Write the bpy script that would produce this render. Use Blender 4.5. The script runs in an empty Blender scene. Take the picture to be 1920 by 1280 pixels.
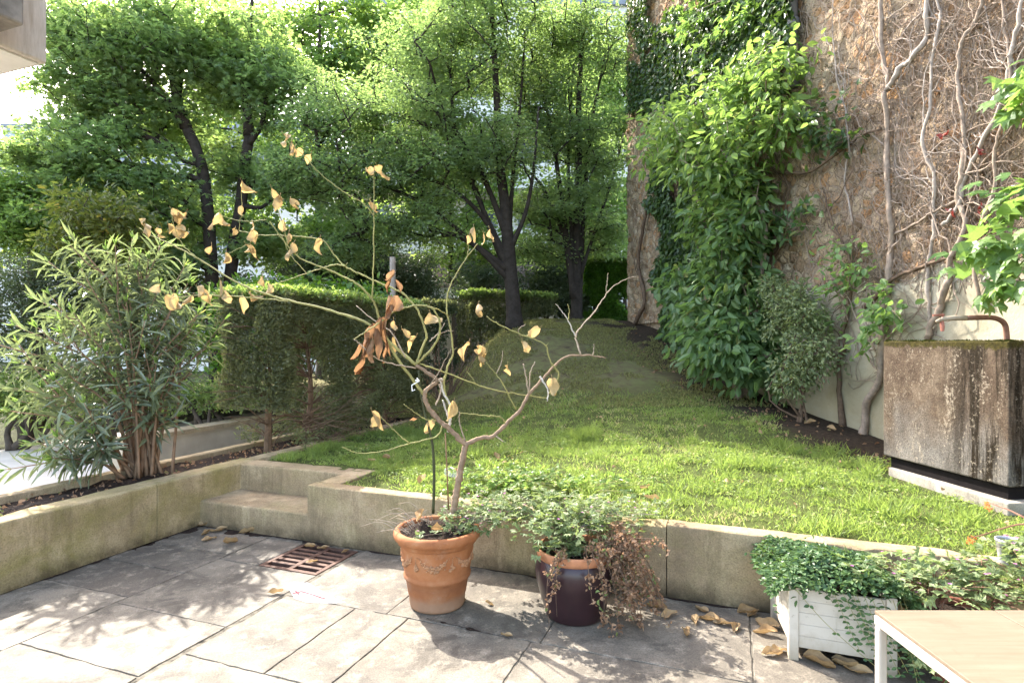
import bpy, math
import numpy as np
from mathutils import Vector
rng = np.random.default_rng(11)
scene = bpy.context.scene
COL = scene.collection

# ------------------------------------------------------------------ camera, sky, sun, exposure
F, CX, CY, HC = 1100.0, 960.0, 640.0, 1.6
cam = bpy.data.cameras.new("camera"); camo = bpy.data.objects.new("camera", cam); COL.objects.link(camo)
camo.location = (0, 0, HC); camo.rotation_euler = (math.radians(90), 0, 0)
cam.sensor_width = 36.0; cam.lens = 36.0 * F / 1920.0; cam.clip_start = 0.05; cam.clip_end = 600
scene.camera = camo
SUN_EL, SUN_AZ = math.radians(43), math.radians(-37.5)          # azimuth from +Y towards +X
sdir = np.array([math.sin(SUN_AZ) * math.cos(SUN_EL), math.cos(SUN_AZ) * math.cos(SUN_EL), math.sin(SUN_EL)])
world = bpy.data.worlds.new("World"); scene.world = world; world.use_nodes = True
wn = world.node_tree.nodes; wl = world.node_tree.links
sky = wn.new("ShaderNodeTexSky"); sky.sky_type = 'NISHITA'; sky.sun_disc = False
sky.sun_elevation = SUN_EL; sky.sun_rotation = SUN_AZ
sky.air_density = 1.0; sky.dust_density = 2.0; sky.ozone_density = 1.0
bg = wn["Background"]; bg.inputs[1].default_value = 0.15
tint = wn.new("ShaderNodeMix"); tint.data_type = 'RGBA'; tint.blend_type = 'MULTIPLY'; tint.inputs[0].default_value = 1.0
tint.inputs[7].default_value = (1.08, 1.0, 0.90, 1)                 # warm summer haze takes the blue out of the sky
wl.new(sky.outputs[0], tint.inputs[6]); wl.new(tint.outputs[2], bg.inputs[0])
sun = bpy.data.lights.new("sun", 'SUN'); sun.energy = 2.0; sun.angle = math.radians(0.55); sun.color = (1.0, 0.95, 0.86)
suno = bpy.data.objects.new("sun", sun); COL.objects.link(suno); suno.location = (-8, 10, 20)
suno.rotation_euler = Vector(-sdir).to_track_quat('-Z', 'Y').to_euler()
scene.view_settings.view_transform = 'Standard'; scene.view_settings.look = 'None'
scene.view_settings.gamma = 1.0; scene.view_settings.exposure = 3.1
try:
    cy = scene.cycles
    cy.use_denoising = True; cy.max_bounces = 10; cy.diffuse_bounces = 7; cy.glossy_bounces = 2
    cy.transmission_bounces = 7; cy.transparent_max_bounces = 4; cy.caustics_reflective = False; cy.caustics_refractive = False
except Exception:
    pass

# ------------------------------------------------------------------ geometry helpers
TH = math.radians(20.5); CT, ST = math.cos(TH), math.sin(TH)
def P(px, py, Y): return np.array([(px - CX) * Y / F, Y, HC - (py - CY) * Y / F])   # photo bearing + distance -> point
def onz(px, py, z=0.0):
    Y = (HC - z) * F / (py - CY); return np.array([(px - CX) * Y / F, Y, z])
def uv(u, v, z=0.0): return np.array([u * CT + v * ST, -u * ST + v * CT, z])          # terrace axes -> world
def wsh(u): return -.018 * (np.maximum(u, -3.18) + 3.18)                               # the lawn wall is not quite square to the other one
def toUV(X, Y): return X * CT - Y * ST, X * ST + Y * CT
def smooth(t): t = np.clip(t, 0, 1); return t * t * (3 - 2 * t)
def nrm(a): return a / np.maximum(np.linalg.norm(a, axis=-1, keepdims=True), 1e-9)

def vnoise(x, y, seed=0):
    xi = np.floor(x).astype(np.int64); yi = np.floor(y).astype(np.int64); fx = x - xi; fy = y - yi
    fx = fx * fx * (3 - 2 * fx); fy = fy * fy * (3 - 2 * fy)
    def h(a, b):
        n = (a * 374761393 + b * 668265263 + seed * 2147483647) & 0xffffffff
        n = ((n ^ (n >> 13)) * 1274126177) & 0xffffffff
        return ((n ^ (n >> 16)) & 0xffff) / 65535.0
    return (h(xi, yi) * (1 - fx) + h(xi + 1, yi) * fx) * (1 - fy) + (h(xi, yi + 1) * (1 - fx) + h(xi + 1, yi + 1) * fx) * fy
def fbm(x, y, o=4, seed=0):
    s = 0; a = .5
    for k in range(o): s = s + a * vnoise(x * 2 ** k + 13.7 * k, y * 2 ** k - 7.1 * k, seed + k); a *= .5
    return s

class Geo:
    def __init__(s): s.V = []; s.F = []; s.S = []; s.A = []; s.n = 0     # verts, flat loops, sizes, face var
    def add(s, V, faces, var=None, smooth_=None):
        """faces: list of (F,k) int arrays or list of tuples"""
        V = np.asarray(V, float).reshape(-1, 3)
        if isinstance(faces, np.ndarray): faces = [faces]
        elif len(faces) and not isinstance(faces[0], np.ndarray):
            d = {}
            for f in faces: d.setdefault(len(f), []).append(f)
            faces = [np.array(x) for x in d.values()]
        for f in faces:
            s.F.append((f + s.n).ravel()); s.S.append(np.full(len(f), f.shape[1]))
            if var is None: s.A.append(np.full(len(f), .5))
            elif np.isscalar(var): s.A.append(np.full(len(f), float(var)))
            else: s.A.append(np.asarray(var, float))
        s.V.append(V); s.n += len(V); return s
    def build(s, name, mat, parent=None, shade_smooth=False):
        me = bpy.data.meshes.new(name)
        V = np.concatenate(s.V).copy()
        if parent is not None: V -= np.array(parent.location)
        L = np.concatenate(s.F); S = np.concatenate(s.S); A = np.concatenate(s.A)
        me.vertices.add(len(V)); me.vertices.foreach_set("co", V.astype(np.float32).ravel())
        me.loops.add(len(L)); me.loops.foreach_set("vertex_index", L.astype(np.int32))
        me.polygons.add(len(S)); me.polygons.foreach_set("loop_start", np.concatenate([[0], np.cumsum(S)[:-1]]).astype(np.int32))
        me.update(calc_edges=True)
        at = me.attributes.new("var", 'FLOAT', 'FACE'); at.data.foreach_set("value", A.astype(np.float32))
        me.polygons.foreach_set("use_smooth", np.full(len(S), bool(shade_smooth)))
        me.validate(clean_customdata=False)
        if mat: me.materials.append(mat)
        o = bpy.data.objects.new(name, me); COL.objects.link(o)
        if parent is not None: o.parent = parent
        return o

def thing(name, label, cat, loc=(0, 0, 0), group=None):
    o = bpy.data.objects.new(name, None); COL.objects.link(o); o.location = tuple(float(c) for c in loc)
    o.empty_display_size = .1; return tag(o, label, cat, group)
def tag(o, label=None, cat=None, group=None, kind=None):
    if label: o["label"] = label
    if cat: o["category"] = cat
    if group: o["group"] = group
    if kind: o["kind"] = kind
    return o

BOXF = np.array([[0, 3, 2, 1], [4, 5, 6, 7], [0, 1, 5, 4], [1, 2, 6, 5], [2, 3, 7, 6], [3, 0, 4, 7]])
def box_uv(g, u0, u1, v0, v1, z0, z1, var=None):
    c = [uv(u0, v0, z0), uv(u1, v0, z0), uv(u1, v1, z0), uv(u0, v1, z0), uv(u0, v0, z1), uv(u1, v0, z1), uv(u1, v1, z1), uv(u0, v1, z1)]
    return g.add(c, BOXF, var)
def prism(g, poly, z0, z1, var=None):
    """vertical prism over a ccw polygon of (x,y); z may be lists"""
    n = len(poly); z0 = np.broadcast_to(z0, n); z1 = np.broadcast_to(z1, n)
    V = [(p[0], p[1], a) for p, a in zip(poly, z0)] + [(p[0], p[1], a) for p, a in zip(poly, z1)]
    f = [tuple(range(n))[::-1], tuple(range(n, 2 * n))] + [(i, (i + 1) % n, n + (i + 1) % n, n + i) for i in range(n)]
    return g.add(V, f, var)
def bevel(o, w, seg=2):
    m = o.modifiers.new("bevel", 'BEVEL'); m.width = w; m.segments = seg; m.limit_method = 'ANGLE'; m.angle_limit = math.radians(35); return o

def rough_bar(g, u0, u1, v0, v1, z0, z1, axis='u', r=.012, amp=.005, step=.03, seed=0, var=None, shear=None):
    """cast concrete bar: rounded, slightly worn arrises and an uneven face"""
    a0, a1, b0, b1 = (u0, u1, v0, v1) if axis == 'u' else (v0, v1, u0, u1)
    sec = []
    def side(p, q, n):
        t = np.linspace(0, 1, n)[:-1]; return [(p[0] + (q[0] - p[0]) * k, p[1] + (q[1] - p[1]) * k) for k in t]
    nb_, nz_ = max(3, int((b1 - b0) / .04)), max(3, int((z1 - z0) / .04)); c = .4 * r
    cor = lambda cx, cz, a: [(cx + r * math.cos(a + k * math.pi / 6), cz + r * math.sin(a + k * math.pi / 6)) for k in range(3)]
    sec += cor(b0 + r, z0 + r, math.pi) + side((b0 + r, z0), (b1 - r, z0), 3) + cor(b1 - r, z0 + r, 1.5 * math.pi) + side((b1, z0 + r), (b1, z1 - r), nz_) + cor(b1 - r, z1 - r, 0) + side((b1 - r, z1), (b0 + r, z1), nb_) + cor(b0 + r, z1 - r, .5 * math.pi) + side((b0, z1 - r), (b0, z0 + r), nz_)
    sec = np.array(sec); k = len(sec); n = max(3, int((a1 - a0) / step)); A = np.linspace(a0, a1, n)
    ctr = np.array([(b0 + b1) / 2, (z0 + z1) / 2]); dirn = nrm(sec - ctr)
    S = np.arange(k) * .04; d = (fbm(A[:, None] * 9 + seed * 3.1, S[None] * 9, 4, seed) - .47) * 2 * amp
    chip = np.clip(fbm(A[:, None] * 6 + seed, S[None] * 3 + 50, 3, seed + 5) - .60, 0, 1) * .09; cornerw = np.array([1.0 if min(abs(x[0] - b0), abs(x[0] - b1)) < r * 1.1 and abs(x[1] - z1) < r * 1.1 else 0.0 for x in sec])
    d = d - chip * cornerw[None]; d[0] *= .2; d[-1] *= .2
    B = ctr[0] + (sec[:, 0] - ctr[0])[None] + dirn[:, 0][None] * d; Zz = sec[:, 1][None] + dirn[:, 1][None] * d; AA = np.repeat(A[:, None], k, 1)
    U, Vv = (AA, B) if axis == 'u' else (B, AA)
    if shear is not None: Vv = Vv + shear(U)
    V = np.stack([U * CT + Vv * ST, -U * ST + Vv * CT, Zz], -1).reshape(-1, 3)
    i = np.arange(n - 1)[:, None] * k; j = np.arange(k)[None]; j2 = (j + 1) % k
    q = np.stack([i + j, i + j2, i + k + j2, i + k + j], -1).reshape(-1, 4)
    if axis == 'u': q = q[:, ::-1]
    g.add(V, q, var); g.add(V[:k], [tuple(range(k))], var); g.add(V[-k:], [tuple(range(k))[::-1]], var)
def tube(g, pts, rad, sides=6, var=None, wob=0.0, cap=True):
    pts = np.asarray(pts, float); n = len(pts); rad = np.broadcast_to(np.asarray(rad, float), n)
    T = np.gradient(pts, axis=0); T = nrm(T)
    ref = np.array([0, 0, 1.]) if abs(T[0][2]) < .9 else np.array([1., 0, 0])
    N = np.cross(T[0], ref); N /= np.linalg.norm(N)
    ang = np.arange(sides) * 2 * math.pi / sides; ca, sa = np.cos(ang)[:, None], np.sin(ang)[:, None]
    V = []
    for i in range(n):
        N = N - T[i] * N.dot(T[i]); N /= max(np.linalg.norm(N), 1e-9); B = np.cross(T[i], N)
        r = rad[i] * (1 + (rng.uniform(-wob, wob, (sides, 1)) if wob else 0))
        V.append(pts[i] + r * (ca * N + sa * B))
    V = np.concatenate(V)
    i = np.arange(n - 1)[:, None] * sides; k = np.arange(sides)[None]; k2 = (k + 1) % sides
    Fq = np.stack([i + k, i + k2, i + sides + k2, i + sides + k], -1).reshape(-1, 4)
    fs = [Fq]
    if cap: fs.append(np.array([list(range(sides))[::-1], [(n - 1) * sides + j for j in range(sides)]]))
    var_ = .5 if var is None else var
    for f in fs: g.F.append((f + g.n).ravel()); g.S.append(np.full(len(f), f.shape[1])); g.A.append(np.full(len(f), float(var_)))
    g.V.append(V); g.n += len(V)
def spline(ctrl, n):
    """Catmull-Rom through control points"""
    c = np.asarray(ctrl, float)
    if len(c) < 3: t = np.linspace(0, 1, n)[:, None]; return c[0] * (1 - t) + c[-1] * t
    p = np.vstack([2 * c[0] - c[1], c, 2 * c[-1] - c[-2]]); out = []
    tt = np.linspace(0, len(c) - 1 - 1e-6, n)
    for t in tt:
        i = int(t); f = t - i; a, b, d, e = p[i], p[i + 1], p[i + 2], p[i + 3]
        out.append(.5 * ((2 * b) + (-a + d) * f + (2 * a - 5 * b + 4 * d - e) * f * f + (-a + 3 * b - 3 * d + e) * f ** 3))
    return np.array(out)
def lathe(g, prof, center, seg=48, var=None, wob=0.0):
    prof = np.asarray(prof, float); n = len(prof); a = np.arange(seg) * 2 * math.pi / seg
    V = np.stack([prof[:, 0][:, None] * np.cos(a), prof[:, 0][:, None] * np.sin(a), np.repeat(prof[:, 1][:, None], seg, 1)], -1)
    V = V.reshape(-1, 3) + np.asarray(center)
    i = np.arange(n - 1)[:, None] * seg; k = np.arange(seg)[None]; k2 = (k + 1) % seg
    return g.add(V, np.stack([i + k, i + k2, i + seg + k2, i + seg + k], -1).reshape(-1, 4), var)

# leaf templates: (along, across, lift) and faces
TM = {
 'quad': ([(0, 0, 0), (.45, .5, .07), (1, 0, -.1), (.45, -.5, .07)], [(0, 3, 2, 1)]),
 'ovate': ([(0, 0, 0), (.5, 0, -.05), (1, 0, -.16), (.18, .36, .03), (.5, .5, .05), (.8, .28, -.03), (.18, -.36, .03), (.5, -.5, .05), (.8, -.28, -.03)],
           [(0, 1, 4, 3), (1, 2, 5, 4), (0, 6, 7, 1), (1, 7, 8, 2)]),
 'lance': ([(0, 0, 0), (.5, 0, -.03), (1, 0, -.16), (.25, .4, .015), (.6, .5, -.01), (.25, -.4, .015), (.6, -.5, -.01)],
           [(0, 1, 4, 3), (1, 2, 4), (0, 5, 6, 1), (1, 6, 2)]),
 'lobed': ([(0, 0, 0), (.45, .16, .05), (1, 0, -.1), (.45, -.16, .05), (.35, .5, .03), (.72, .55, -.08), (.1, .2, 0), (.35, -.5, .03), (.72, -.55, -.08), (.1, -.2, 0),
            (.0, .55, -.05), (0, -.55, -.05)],
           [(0, 3, 2, 1), (0, 1, 5, 4), (0, 4, 10, 6), (0, 7, 8, 3), (0, 9, 11, 7)]),
 'palm': ([(0, 0, 0), (.5, 0, -.03), (1, 0, -.2), (.62, .22, .02), (.78, .55, -.14), (.38, .36, .03), (.28, .62, -.1), (.02, .3, .02),
           (.62, -.22, .02), (.78, -.55, -.14), (.38, -.36, .03), (.28, -.62, -.1), (.02, -.3, .02)],
          [(0, 1, 5, 7), (1, 3, 5), (1, 2, 3), (3, 4, 5), (5, 6, 7), (0, 12, 10, 1), (1, 10, 8), (1, 8, 2), (8, 10, 9), (10, 12, 11)]),
 'dry1': ([(0, 0, 0), (.33, .05, -.06), (.66, -.1, -.16), (1, .12, -.42), (.16, .2, .22), (.5, .34, .42), (.86, .16, .2), (.2, -.34, .2), (.46, -.6, .06), (.8, -.3, -.3)],
          [(0, 1, 5, 4), (1, 2, 6, 5), (2, 3, 6), (0, 7, 8, 1), (1, 8, 9, 2), (2, 9, 3)]),
 'dry3': ([(0, 0, 0), (.3, .05, .1), (.62, -.12, .16), (1, .25, -.05), (.2, .3, .3), (.55, .26, .44), (.82, .34, .2), (.24, -.2, -.12), (.5, -.42, -.02), (.86, -.2, .16)],
          [(0, 1, 5, 4), (1, 2, 6, 5), (2, 3, 6), (0, 7, 8, 1), (1, 8, 9, 2), (2, 9, 3)]),
 'dry2': ([(0, 0, 0), (.33, .06, .14), (.62, -.08, .05), (1, -.2, .3), (.2, .36, .02), (.44, .62, -.22), (.9, .36, .1), (.22, -.14, .32), (.55, -.10, .5), (.84, -.34, .34)],
          [(0, 1, 5, 4), (1, 2, 6, 5), (2, 3, 6), (0, 7, 8, 1), (1, 8, 9, 2), (2, 9, 3)]),
}
def leaves(g, C, D, N, L, W, tm='quad', var=None):
    C = np.asarray(C, float).reshape(-1, 3); n = len(C)
    if n == 0: return
    D = nrm(np.broadcast_to(D, (n, 3)).astype(float)); N = np.broadcast_to(N, (n, 3)).astype(float)
    S = nrm(np.cross(N, D)); N = np.cross(D, S)
    L = np.broadcast_to(L, n)[:, None, None]; W = np.broadcast_to(W, n)[:, None, None]
    T, Fc = TM[tm]; T = np.array(T)
    V = C[:, None] + T[None, :, 0:1] * L * D[:, None] + T[None, :, 1:2] * W * S[:, None] + T[None, :, 2:3] * L * N[:, None]
    k = len(T); var = rng.random(n) if var is None else np.broadcast_to(var, n)
    off = (np.arange(n) * k)[:, None]
    by = {}
    for f in Fc: by.setdefault(len(f), []).append(f)
    fs = []; vs = []
    for sz, lst in by.items():
        for f in lst: fs.append((sz, off + np.array(f)[None])); vs.append(var)
    for (sz, f), v in zip(fs, vs): g.F.append((f + g.n).ravel()); g.S.append(np.full(n, sz)); g.A.append(np.asarray(v, float))
    g.V.append(V.reshape(-1, 3)); g.n += n * k
def rdir(n): return nrm(rng.normal(size=(n, 3)))
def inball(n): return rdir(n) * (rng.random((n, 1)) ** (1 / 3))
# ------------------------------------------------------------------ materials
class NT:
    def __init__(s, name):
        s.m = bpy.data.materials.new(name); s.m.use_nodes = True; s.t = s.m.node_tree; s.n = s.t.nodes; s.l = s.t.links
        s.b = s.n["Principled BSDF"]; s.out = s.n["Material Output"]; s._co = None
    def co(s):
        if s._co is None: s._co = s.n.new("ShaderNodeNewGeometry").outputs["Position"]
        return s._co
    def node(s, t, **k):
        x = s.n.new(t)
        for a, b in k.items(): setattr(x, a, b)
        return x
    def map(s, sc=(1, 1, 1), loc=(0, 0, 0), rot=(0, 0, 0)):
        x = s.n.new("ShaderNodeMapping"); x.inputs["Scale"].default_value = sc; x.inputs["Location"].default_value = loc; x.inputs["Rotation"].default_value = rot
        s.l.new(s.co(), x.inputs[0]); return x.outputs[0]
    def noise(s, sc, det=6, rough=.6, vec=None, dist=0):
        x = s.n.new("ShaderNodeTexNoise"); x.inputs["Scale"].default_value = sc; x.inputs["Detail"].default_value = det
        x.inputs["Roughness"].default_value = rough; x.inputs["Distortion"].default_value = dist
        s.l.new(vec or s.co(), x.inputs["Vector"]); return x.outputs["Fac"]
    def vor(s, sc, feat='F1', vec=None, out="Distance", rnd=1):
        x = s.n.new("ShaderNodeTexVoronoi"); x.feature = feat; x.inputs["Scale"].default_value = sc; x.inputs["Randomness"].default_value = rnd
        s.l.new(vec or s.co(), x.inputs["Vector"]); return x.outputs[out]
    def ramp(s, fac, stops):
        x = s.n.new("ShaderNodeValToRGB"); e = x.color_ramp.elements
        while len(e) < len(stops): e.new(.5)
        for i, (p, c) in enumerate(stops):
            e[i].position = p; c = (c, c, c) if np.isscalar(c) else c; e[i].color = (*c, 1)
        s.l.new(fac, x.inputs[0]); return x.outputs[0]
    def mix(s, fac, a, b, mode='MIX'):
        x = s.n.new("ShaderNodeMix"); x.data_type = 'RGBA'; x.blend_type = mode
        for so, v in ((x.inputs[0], fac), (x.inputs[6], a), (x.inputs[7], b)):
            if hasattr(v, "links"): s.l.new(v, so)
            elif np.isscalar(v): so.default_value = v
            else: so.default_value = (*v, 1)
        return x.outputs[2]
    def math(s, op, a, b=0.0, c=None, clamp=False):
        x = s.n.new("ShaderNodeMath"); x.operation = op; x.use_clamp = clamp
        for so, v in zip(x.inputs, (a, b, c)):
            if v is None: continue
            if hasattr(v, "links"): s.l.new(v, so)
            else: so.default_value = v
        return x.outputs[0]
    def xyz(s):
        x = s.n.new("ShaderNodeSeparateXYZ"); s.l.new(s.co(), x.inputs[0]); return x.outputs
    def var(s):
        x = s.n.new("ShaderNodeAttribute"); x.attribute_name = "var"; return x.outputs["Fac"]
    def bump(s, h, strength=.5, dist=.01):
        x = s.n.new("ShaderNodeBump"); x.inputs["Strength"].default_value = strength; x.inputs["Distance"].default_value = dist
        s.l.new(h, x.inputs["Height"]); s.l.new(x.outputs[0], s.b.inputs["Normal"]); return x
    def set(s, col=None, rough=.8, spec=.3, metal=0.0, gain=None):
        if gain is not None: col = s.mix(1.0, col, gain, 'MULTIPLY')
        if col is not None:
            if hasattr(col, "links"): s.l.new(col, s.b.inputs["Base Color"])
            else: s.b.inputs["Base Color"].default_value = (*col, 1)
        if hasattr(rough, "links"): s.l.new(rough, s.b.inputs["Roughness"])
        else: s.b.inputs["Roughness"].default_value = rough
        s.b.inputs["Specular IOR Level"].default_value = spec; s.b.inputs["Metallic"].default_value = metal
        return s.m

def plain(name, col, rough=.6, spec=.3, metal=0, vary=.25, sc=12, bump=.15):
    t = NT(name); n = t.noise(sc, 5); d = tuple(c * (1 - vary) for c in col); e = tuple(min(1, c * (1 + vary * .6)) for c in col)
    if bump: t.bump(t.noise(sc * 6, 4), bump, .004)
    return t.set(t.ramp(n, [(.3, d), (.7, e)]), rough, spec, metal)

def leafmat(name, dark, light, trans, tf=.45, rough=.45, spec=.4, extra=None, spot=45):
    """per-leaf colour spread from the face attribute; light passes through the blade"""
    t = NT(name); v = t.var()
    stops = [(0.0, dark), (.85, light)] + ([(.97, extra)] if extra else [])
    c = t.ramp(v, stops)
    c = t.mix(.6, c, t.ramp(t.noise(spot, 5, .75), [(.3, .45), (.5, 1.), (.7, 1.35)]), 'MULTIPLY'); t.set(c, rough, spec)
    tr = t.n.new("ShaderNodeBsdfTranslucent")
    tc = t.ramp(v, [(0, tuple(x * .75 for x in trans)), (1, tuple(min(1, x * 1.2) for x in trans))] if not extra else [(0, tuple(x * .75 for x in trans)), (.9, trans), (.97, extra)])
    t.l.new(tc, tr.inputs[0])
    ms = t.n.new("ShaderNodeMixShader"); ms.inputs[0].default_value = tf
    t.l.new(t.b.outputs[0], ms.inputs[1]); t.l.new(tr.outputs[0], ms.inputs[2]); t.l.new(ms.outputs[0], t.out.inputs[0])
    return t.m

def concrete(name, a, b, c, moss=None, moss_amt=.5, sc=1.6):
    t = NT(name); col = t.ramp(t.noise(sc, 8, .66, dist=.5), [(.3, a), (.5, b), (.7, c)])
    col = t.mix(t.ramp(t.noise(sc * 3.1, 8, .72, dist=.4), [(.45, 0.), (.62, .55)]), col, tuple(x * .6 for x in b))
    col = t.mix(t.ramp(t.noise(1.0, 6, .7, vec=t.map((7, 7, .8))), [(.52, 0.), (.66, .5)]), col, tuple(x * .5 for x in a))
    col = t.mix(t.ramp(t.noise(1.0, 6, .7, vec=t.map((5, 5, 1.0), (4, 2, 0))), [(.56, 0.), (.7, .45)]), col, tuple(min(1, x * 1.35) for x in c))
    if moss: col = t.mix(t.ramp(t.noise(sc * 1.2, 8, .7, dist=.7), [(.44, 0.), (.64, moss_amt)]), col, moss)
    grit = t.noise(95, 4, .8); col = t.mix(.5, col, t.ramp(grit, [(.3, .35), (.5, 1.), (.7, 1.5)]), 'MULTIPLY')
    col = t.mix(t.ramp(t.vor(34), [(.06, .7), (.12, 0.)]), col, tuple(x * .3 for x in a))
    z = t.xyz()[2]
    damp = t.math('MULTIPLY', t.math('SUBTRACT', 1.15, t.math('MULTIPLY', z, 9.0), clamp=True), t.ramp(t.noise(5, 7, .7), [(.35, .2), (.6, 1.)]), clamp=True)
    col = t.mix(t.math('MULTIPLY', damp, .92), col, (.05, .042, .03))
    t.bump(t.math('ADD', t.math('MULTIPLY', grit, .5), t.noise(22, 7, .75)), .7, .008)
    return t.set(col, .92, .15, 0, (1.12, 1.02, .88))

M = {}
def mats():
    M['wall_concrete'] = concrete('mossy_concrete', (.21, .178, .12), (.32, .275, .19), (.44, .385, .28), (.19, .185, .075), .7)
    M['step_concrete'] = concrete('step_concrete', (.20, .16, .11), (.295, .24, .17), (.41, .35, .255), (.23, .215, .115), .5)
    M['plinth'] = concrete('pale_plinth', (.17, .165, .155), (.25, .245, .235), (.34, .335, .325))
    M['kerb'] = concrete('kerb_concrete', (.25, .21, .15), (.33, .28, .21), (.42, .37, .285), (.22, .21, .11), .4)
    # stone paving
    t = NT("stone_paving"); v = t.var()
    base = t.ramp(v, [(0, (.095, .087, .078)), (.5, (.135, .125, .110)), (1, (.185, .172, .15))])
    cl = t.ramp(t.noise(1.7, 8, .65, dist=.5), [(.3, .62), (.5, 1.), (.75, 1.25)])
    col = t.mix(.85, base, cl, 'MULTIPLY')
    col = t.mix(t.ramp(t.noise(3.2, 9, .72, dist=.8), [(.47, 0.), (.6, .8)]), col, (.052, .048, .043))
    col = t.mix(t.ramp(t.noise(1.1, 6, .65, dist=1.2), [(.5, 0.), (.6, .55)]), col, (.075, .069, .062))
    col = t.mix(t.ramp(t.noise(9, 9, .75), [(.52, 0.), (.66, .65)]), col, (.27, .25, .22))
    col = t.mix(t.ramp(t.vor(26), [(.05, .8), (.09, 0.)]), col, (.04, .037, .032))
    col = t.mix(.55, col, t.ramp(t.noise(110, 3, .7), [(.3, .4), (.5, 1.), (.7, 1.5)]), 'MULTIPLY')
    t.bump(t.math('ADD', t.noise(14, 8, .7), t.math('MULTIPLY', t.noise(120, 3), .3)), .45, .006)
    M['paving'] = t.set(col, t.ramp(t.noise(6, 5), [(.3, .62), (.7, .85)]), .3, 0, (1.12, 1.04, .92))
    t = NT("mortar_joint"); M['mortar'] = t.set(t.ramp(t.noise(14, 8, .7), [(.38, (.03, .026, .02)), (.47, (.11, .098, .078)), (.6, (.17, .152, .12))]), .95, .1); t.bump(t.noise(60, 5), .7, .008)
    # soil
    t = NT("dark_soil"); c = t.ramp(t.noise(30, 8, .75), [(.3, (.016, .01, .008)), (.55, (.04, .027, .021)), (.75, (.10, .07, .05))])
    c = t.mix(t.ramp(t.vor(55), [(.1, .7), (.2, 0.)]), c, (.17, .115, .08)); t.bump(t.noise(40, 7, .75), 1.0, .03); M['soil'] = t.set(c, .95, .15)
    # lawn ground (moss and earth under the blades)
    t = NT("mossy_lawn_ground"); x, y, z = t.xyz()
    g = t.ramp(t.noise(9, 8, .7), [(.3, (.05, .055, .02)), (.55, (.10, .125, .035)), (.75, (.16, .17, .06))])
    mossy = t.ramp(t.noise(5, 9, .75, dist=.5), [(.32, (.06, .045, .03)), (.44, (.14, .115, .06)), (.54, (.16, .155, .065)), (.68, (.18, .19, .07))])
    far = t.math('MULTIPLY', t.math('SUBTRACT', t.math('ADD', y, t.math('MULTIPLY', t.noise(1.1, 5), 2.4)), 9.2), .8, clamp=True)
    col = t.mix(far, g, mossy)
    wd = t.math('SUBTRACT', t.math('SUBTRACT', 5.08, t.math('MULTIPLY', y, .164)), x)       # metres to the ivy wall
    near = t.math('MULTIPLY', t.math('SUBTRACT', t.math('ADD', .75, t.math('MULTIPLY', t.noise(2.2, 6), .9)), wd), 2.2, clamp=True)
    col = t.mix(near, col, t.ramp(t.noise(24, 8, .75), [(.3, (.02, .014, .01)), (.6, (.065, .047, .032)), (.75, (.14, .1, .07))]))
    t.bump(t.noise(45, 7, .75), 1.0, .04); M['lawn'] = t.set(col, .95, .1)
    t = NT("garden_earth"); t.bump(t.noise(30, 6), .8, .03); M['earth'] = t.set(t.ramp(t.noise(4, 8, .7), [(.3, (.02, .02, .01)), (.6, (.05, .055, .02)), (.8, (.09, .08, .05))]), .95, .1)
    t = NT("courtyard_paving"); t.bump(t.noise(60, 5), .3, .005); M['court'] = t.set(t.ramp(t.noise(3, 8, .65), [(.3, (.42, .38, .33)), (.7, (.58, .53, .46))]), .85, .2)
    # rubble wall
    t = NT("rubble_wall")
    wv = t.n.new("ShaderNodeVectorMath"); wv.operation = 'ADD'
    nn = t.n.new("ShaderNodeTexNoise"); nn.inputs["Scale"].default_value = 4; nn.inputs["Detail"].default_value = 5; t.l.new(t.co(), nn.inputs["Vector"])
    sc_ = t.n.new("ShaderNodeVectorMath"); sc_.operation = 'SCALE'; sc_.inputs["Scale"].default_value = .10; t.l.new(nn.outputs["Color"], sc_.inputs[0])
    t.l.new(t.co(), wv.inputs[0]); t.l.new(sc_.outputs[0], wv.inputs[1]); wvo = wv.outputs[0]
    cell = t.n.new("ShaderNodeSeparateColor"); t.l.new(t.vor(7.0, vec=wvo, out="Color"), cell.inputs[0])
    stone = t.ramp(cell.outputs[0], [(0, (.23, .155, .10)), (.25, (.42, .31, .20)), (.5, (.52, .41, .28)), (.7, (.38, .22, .115)), (.8, (.46, .28, .14)), (.92, (.33, .235, .165)), (1, (.60, .50, .37))])
    stone = t.mix(.7, stone, t.ramp(t.noise(16, 9, .75), [(.25, .4), (.5, 1.), (.8, 1.4)]), 'MULTIPLY')
    mort = t.ramp(t.noise(13, 9, .75), [(.3, (.22, .155, .10)), (.52, (.40, .31, .215)), (.72, (.56, .46, .34))])
    edge = t.vor(7.0, 'DISTANCE_TO_EDGE', vec=wvo)
    em = t.math('ADD', edge, t.math('MULTIPLY', t.math('SUBTRACT', t.noise(9, 7, .7), .5), .20))
    col = t.mix(t.ramp(em, [(.06, 0.), (.09, 1.)]), mort, stone)
    col = t.mix(t.ramp(t.noise(30, 7, .85), [(.36, .85), (.46, 0.)]), col, (.07, .045, .03))  # dark pits and crevices: dirt plus cavity shade painted into the colour
    col = t.mix(t.ramp(t.math('ABSOLUTE', t.math('SUBTRACT', em, .07)), [(.0, .8), (.022, 0.)]), col, (.09, .06, .04))
    col = t.mix(t.ramp(t.noise(1.3, 7, .7, dist=.7), [(.52, 0.), (.62, .65)]), col, t.ramp(t.noise(10, 7, .7), [(.3, (.34, .26, .175)), (.7, (.56, .47, .35))]))
    col = t.mix(t.ramp(t.noise(2.4, 7, .7, dist=.7), [(.6, 0.), (.68, .6)]), col, (.46, .22, .10))
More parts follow.
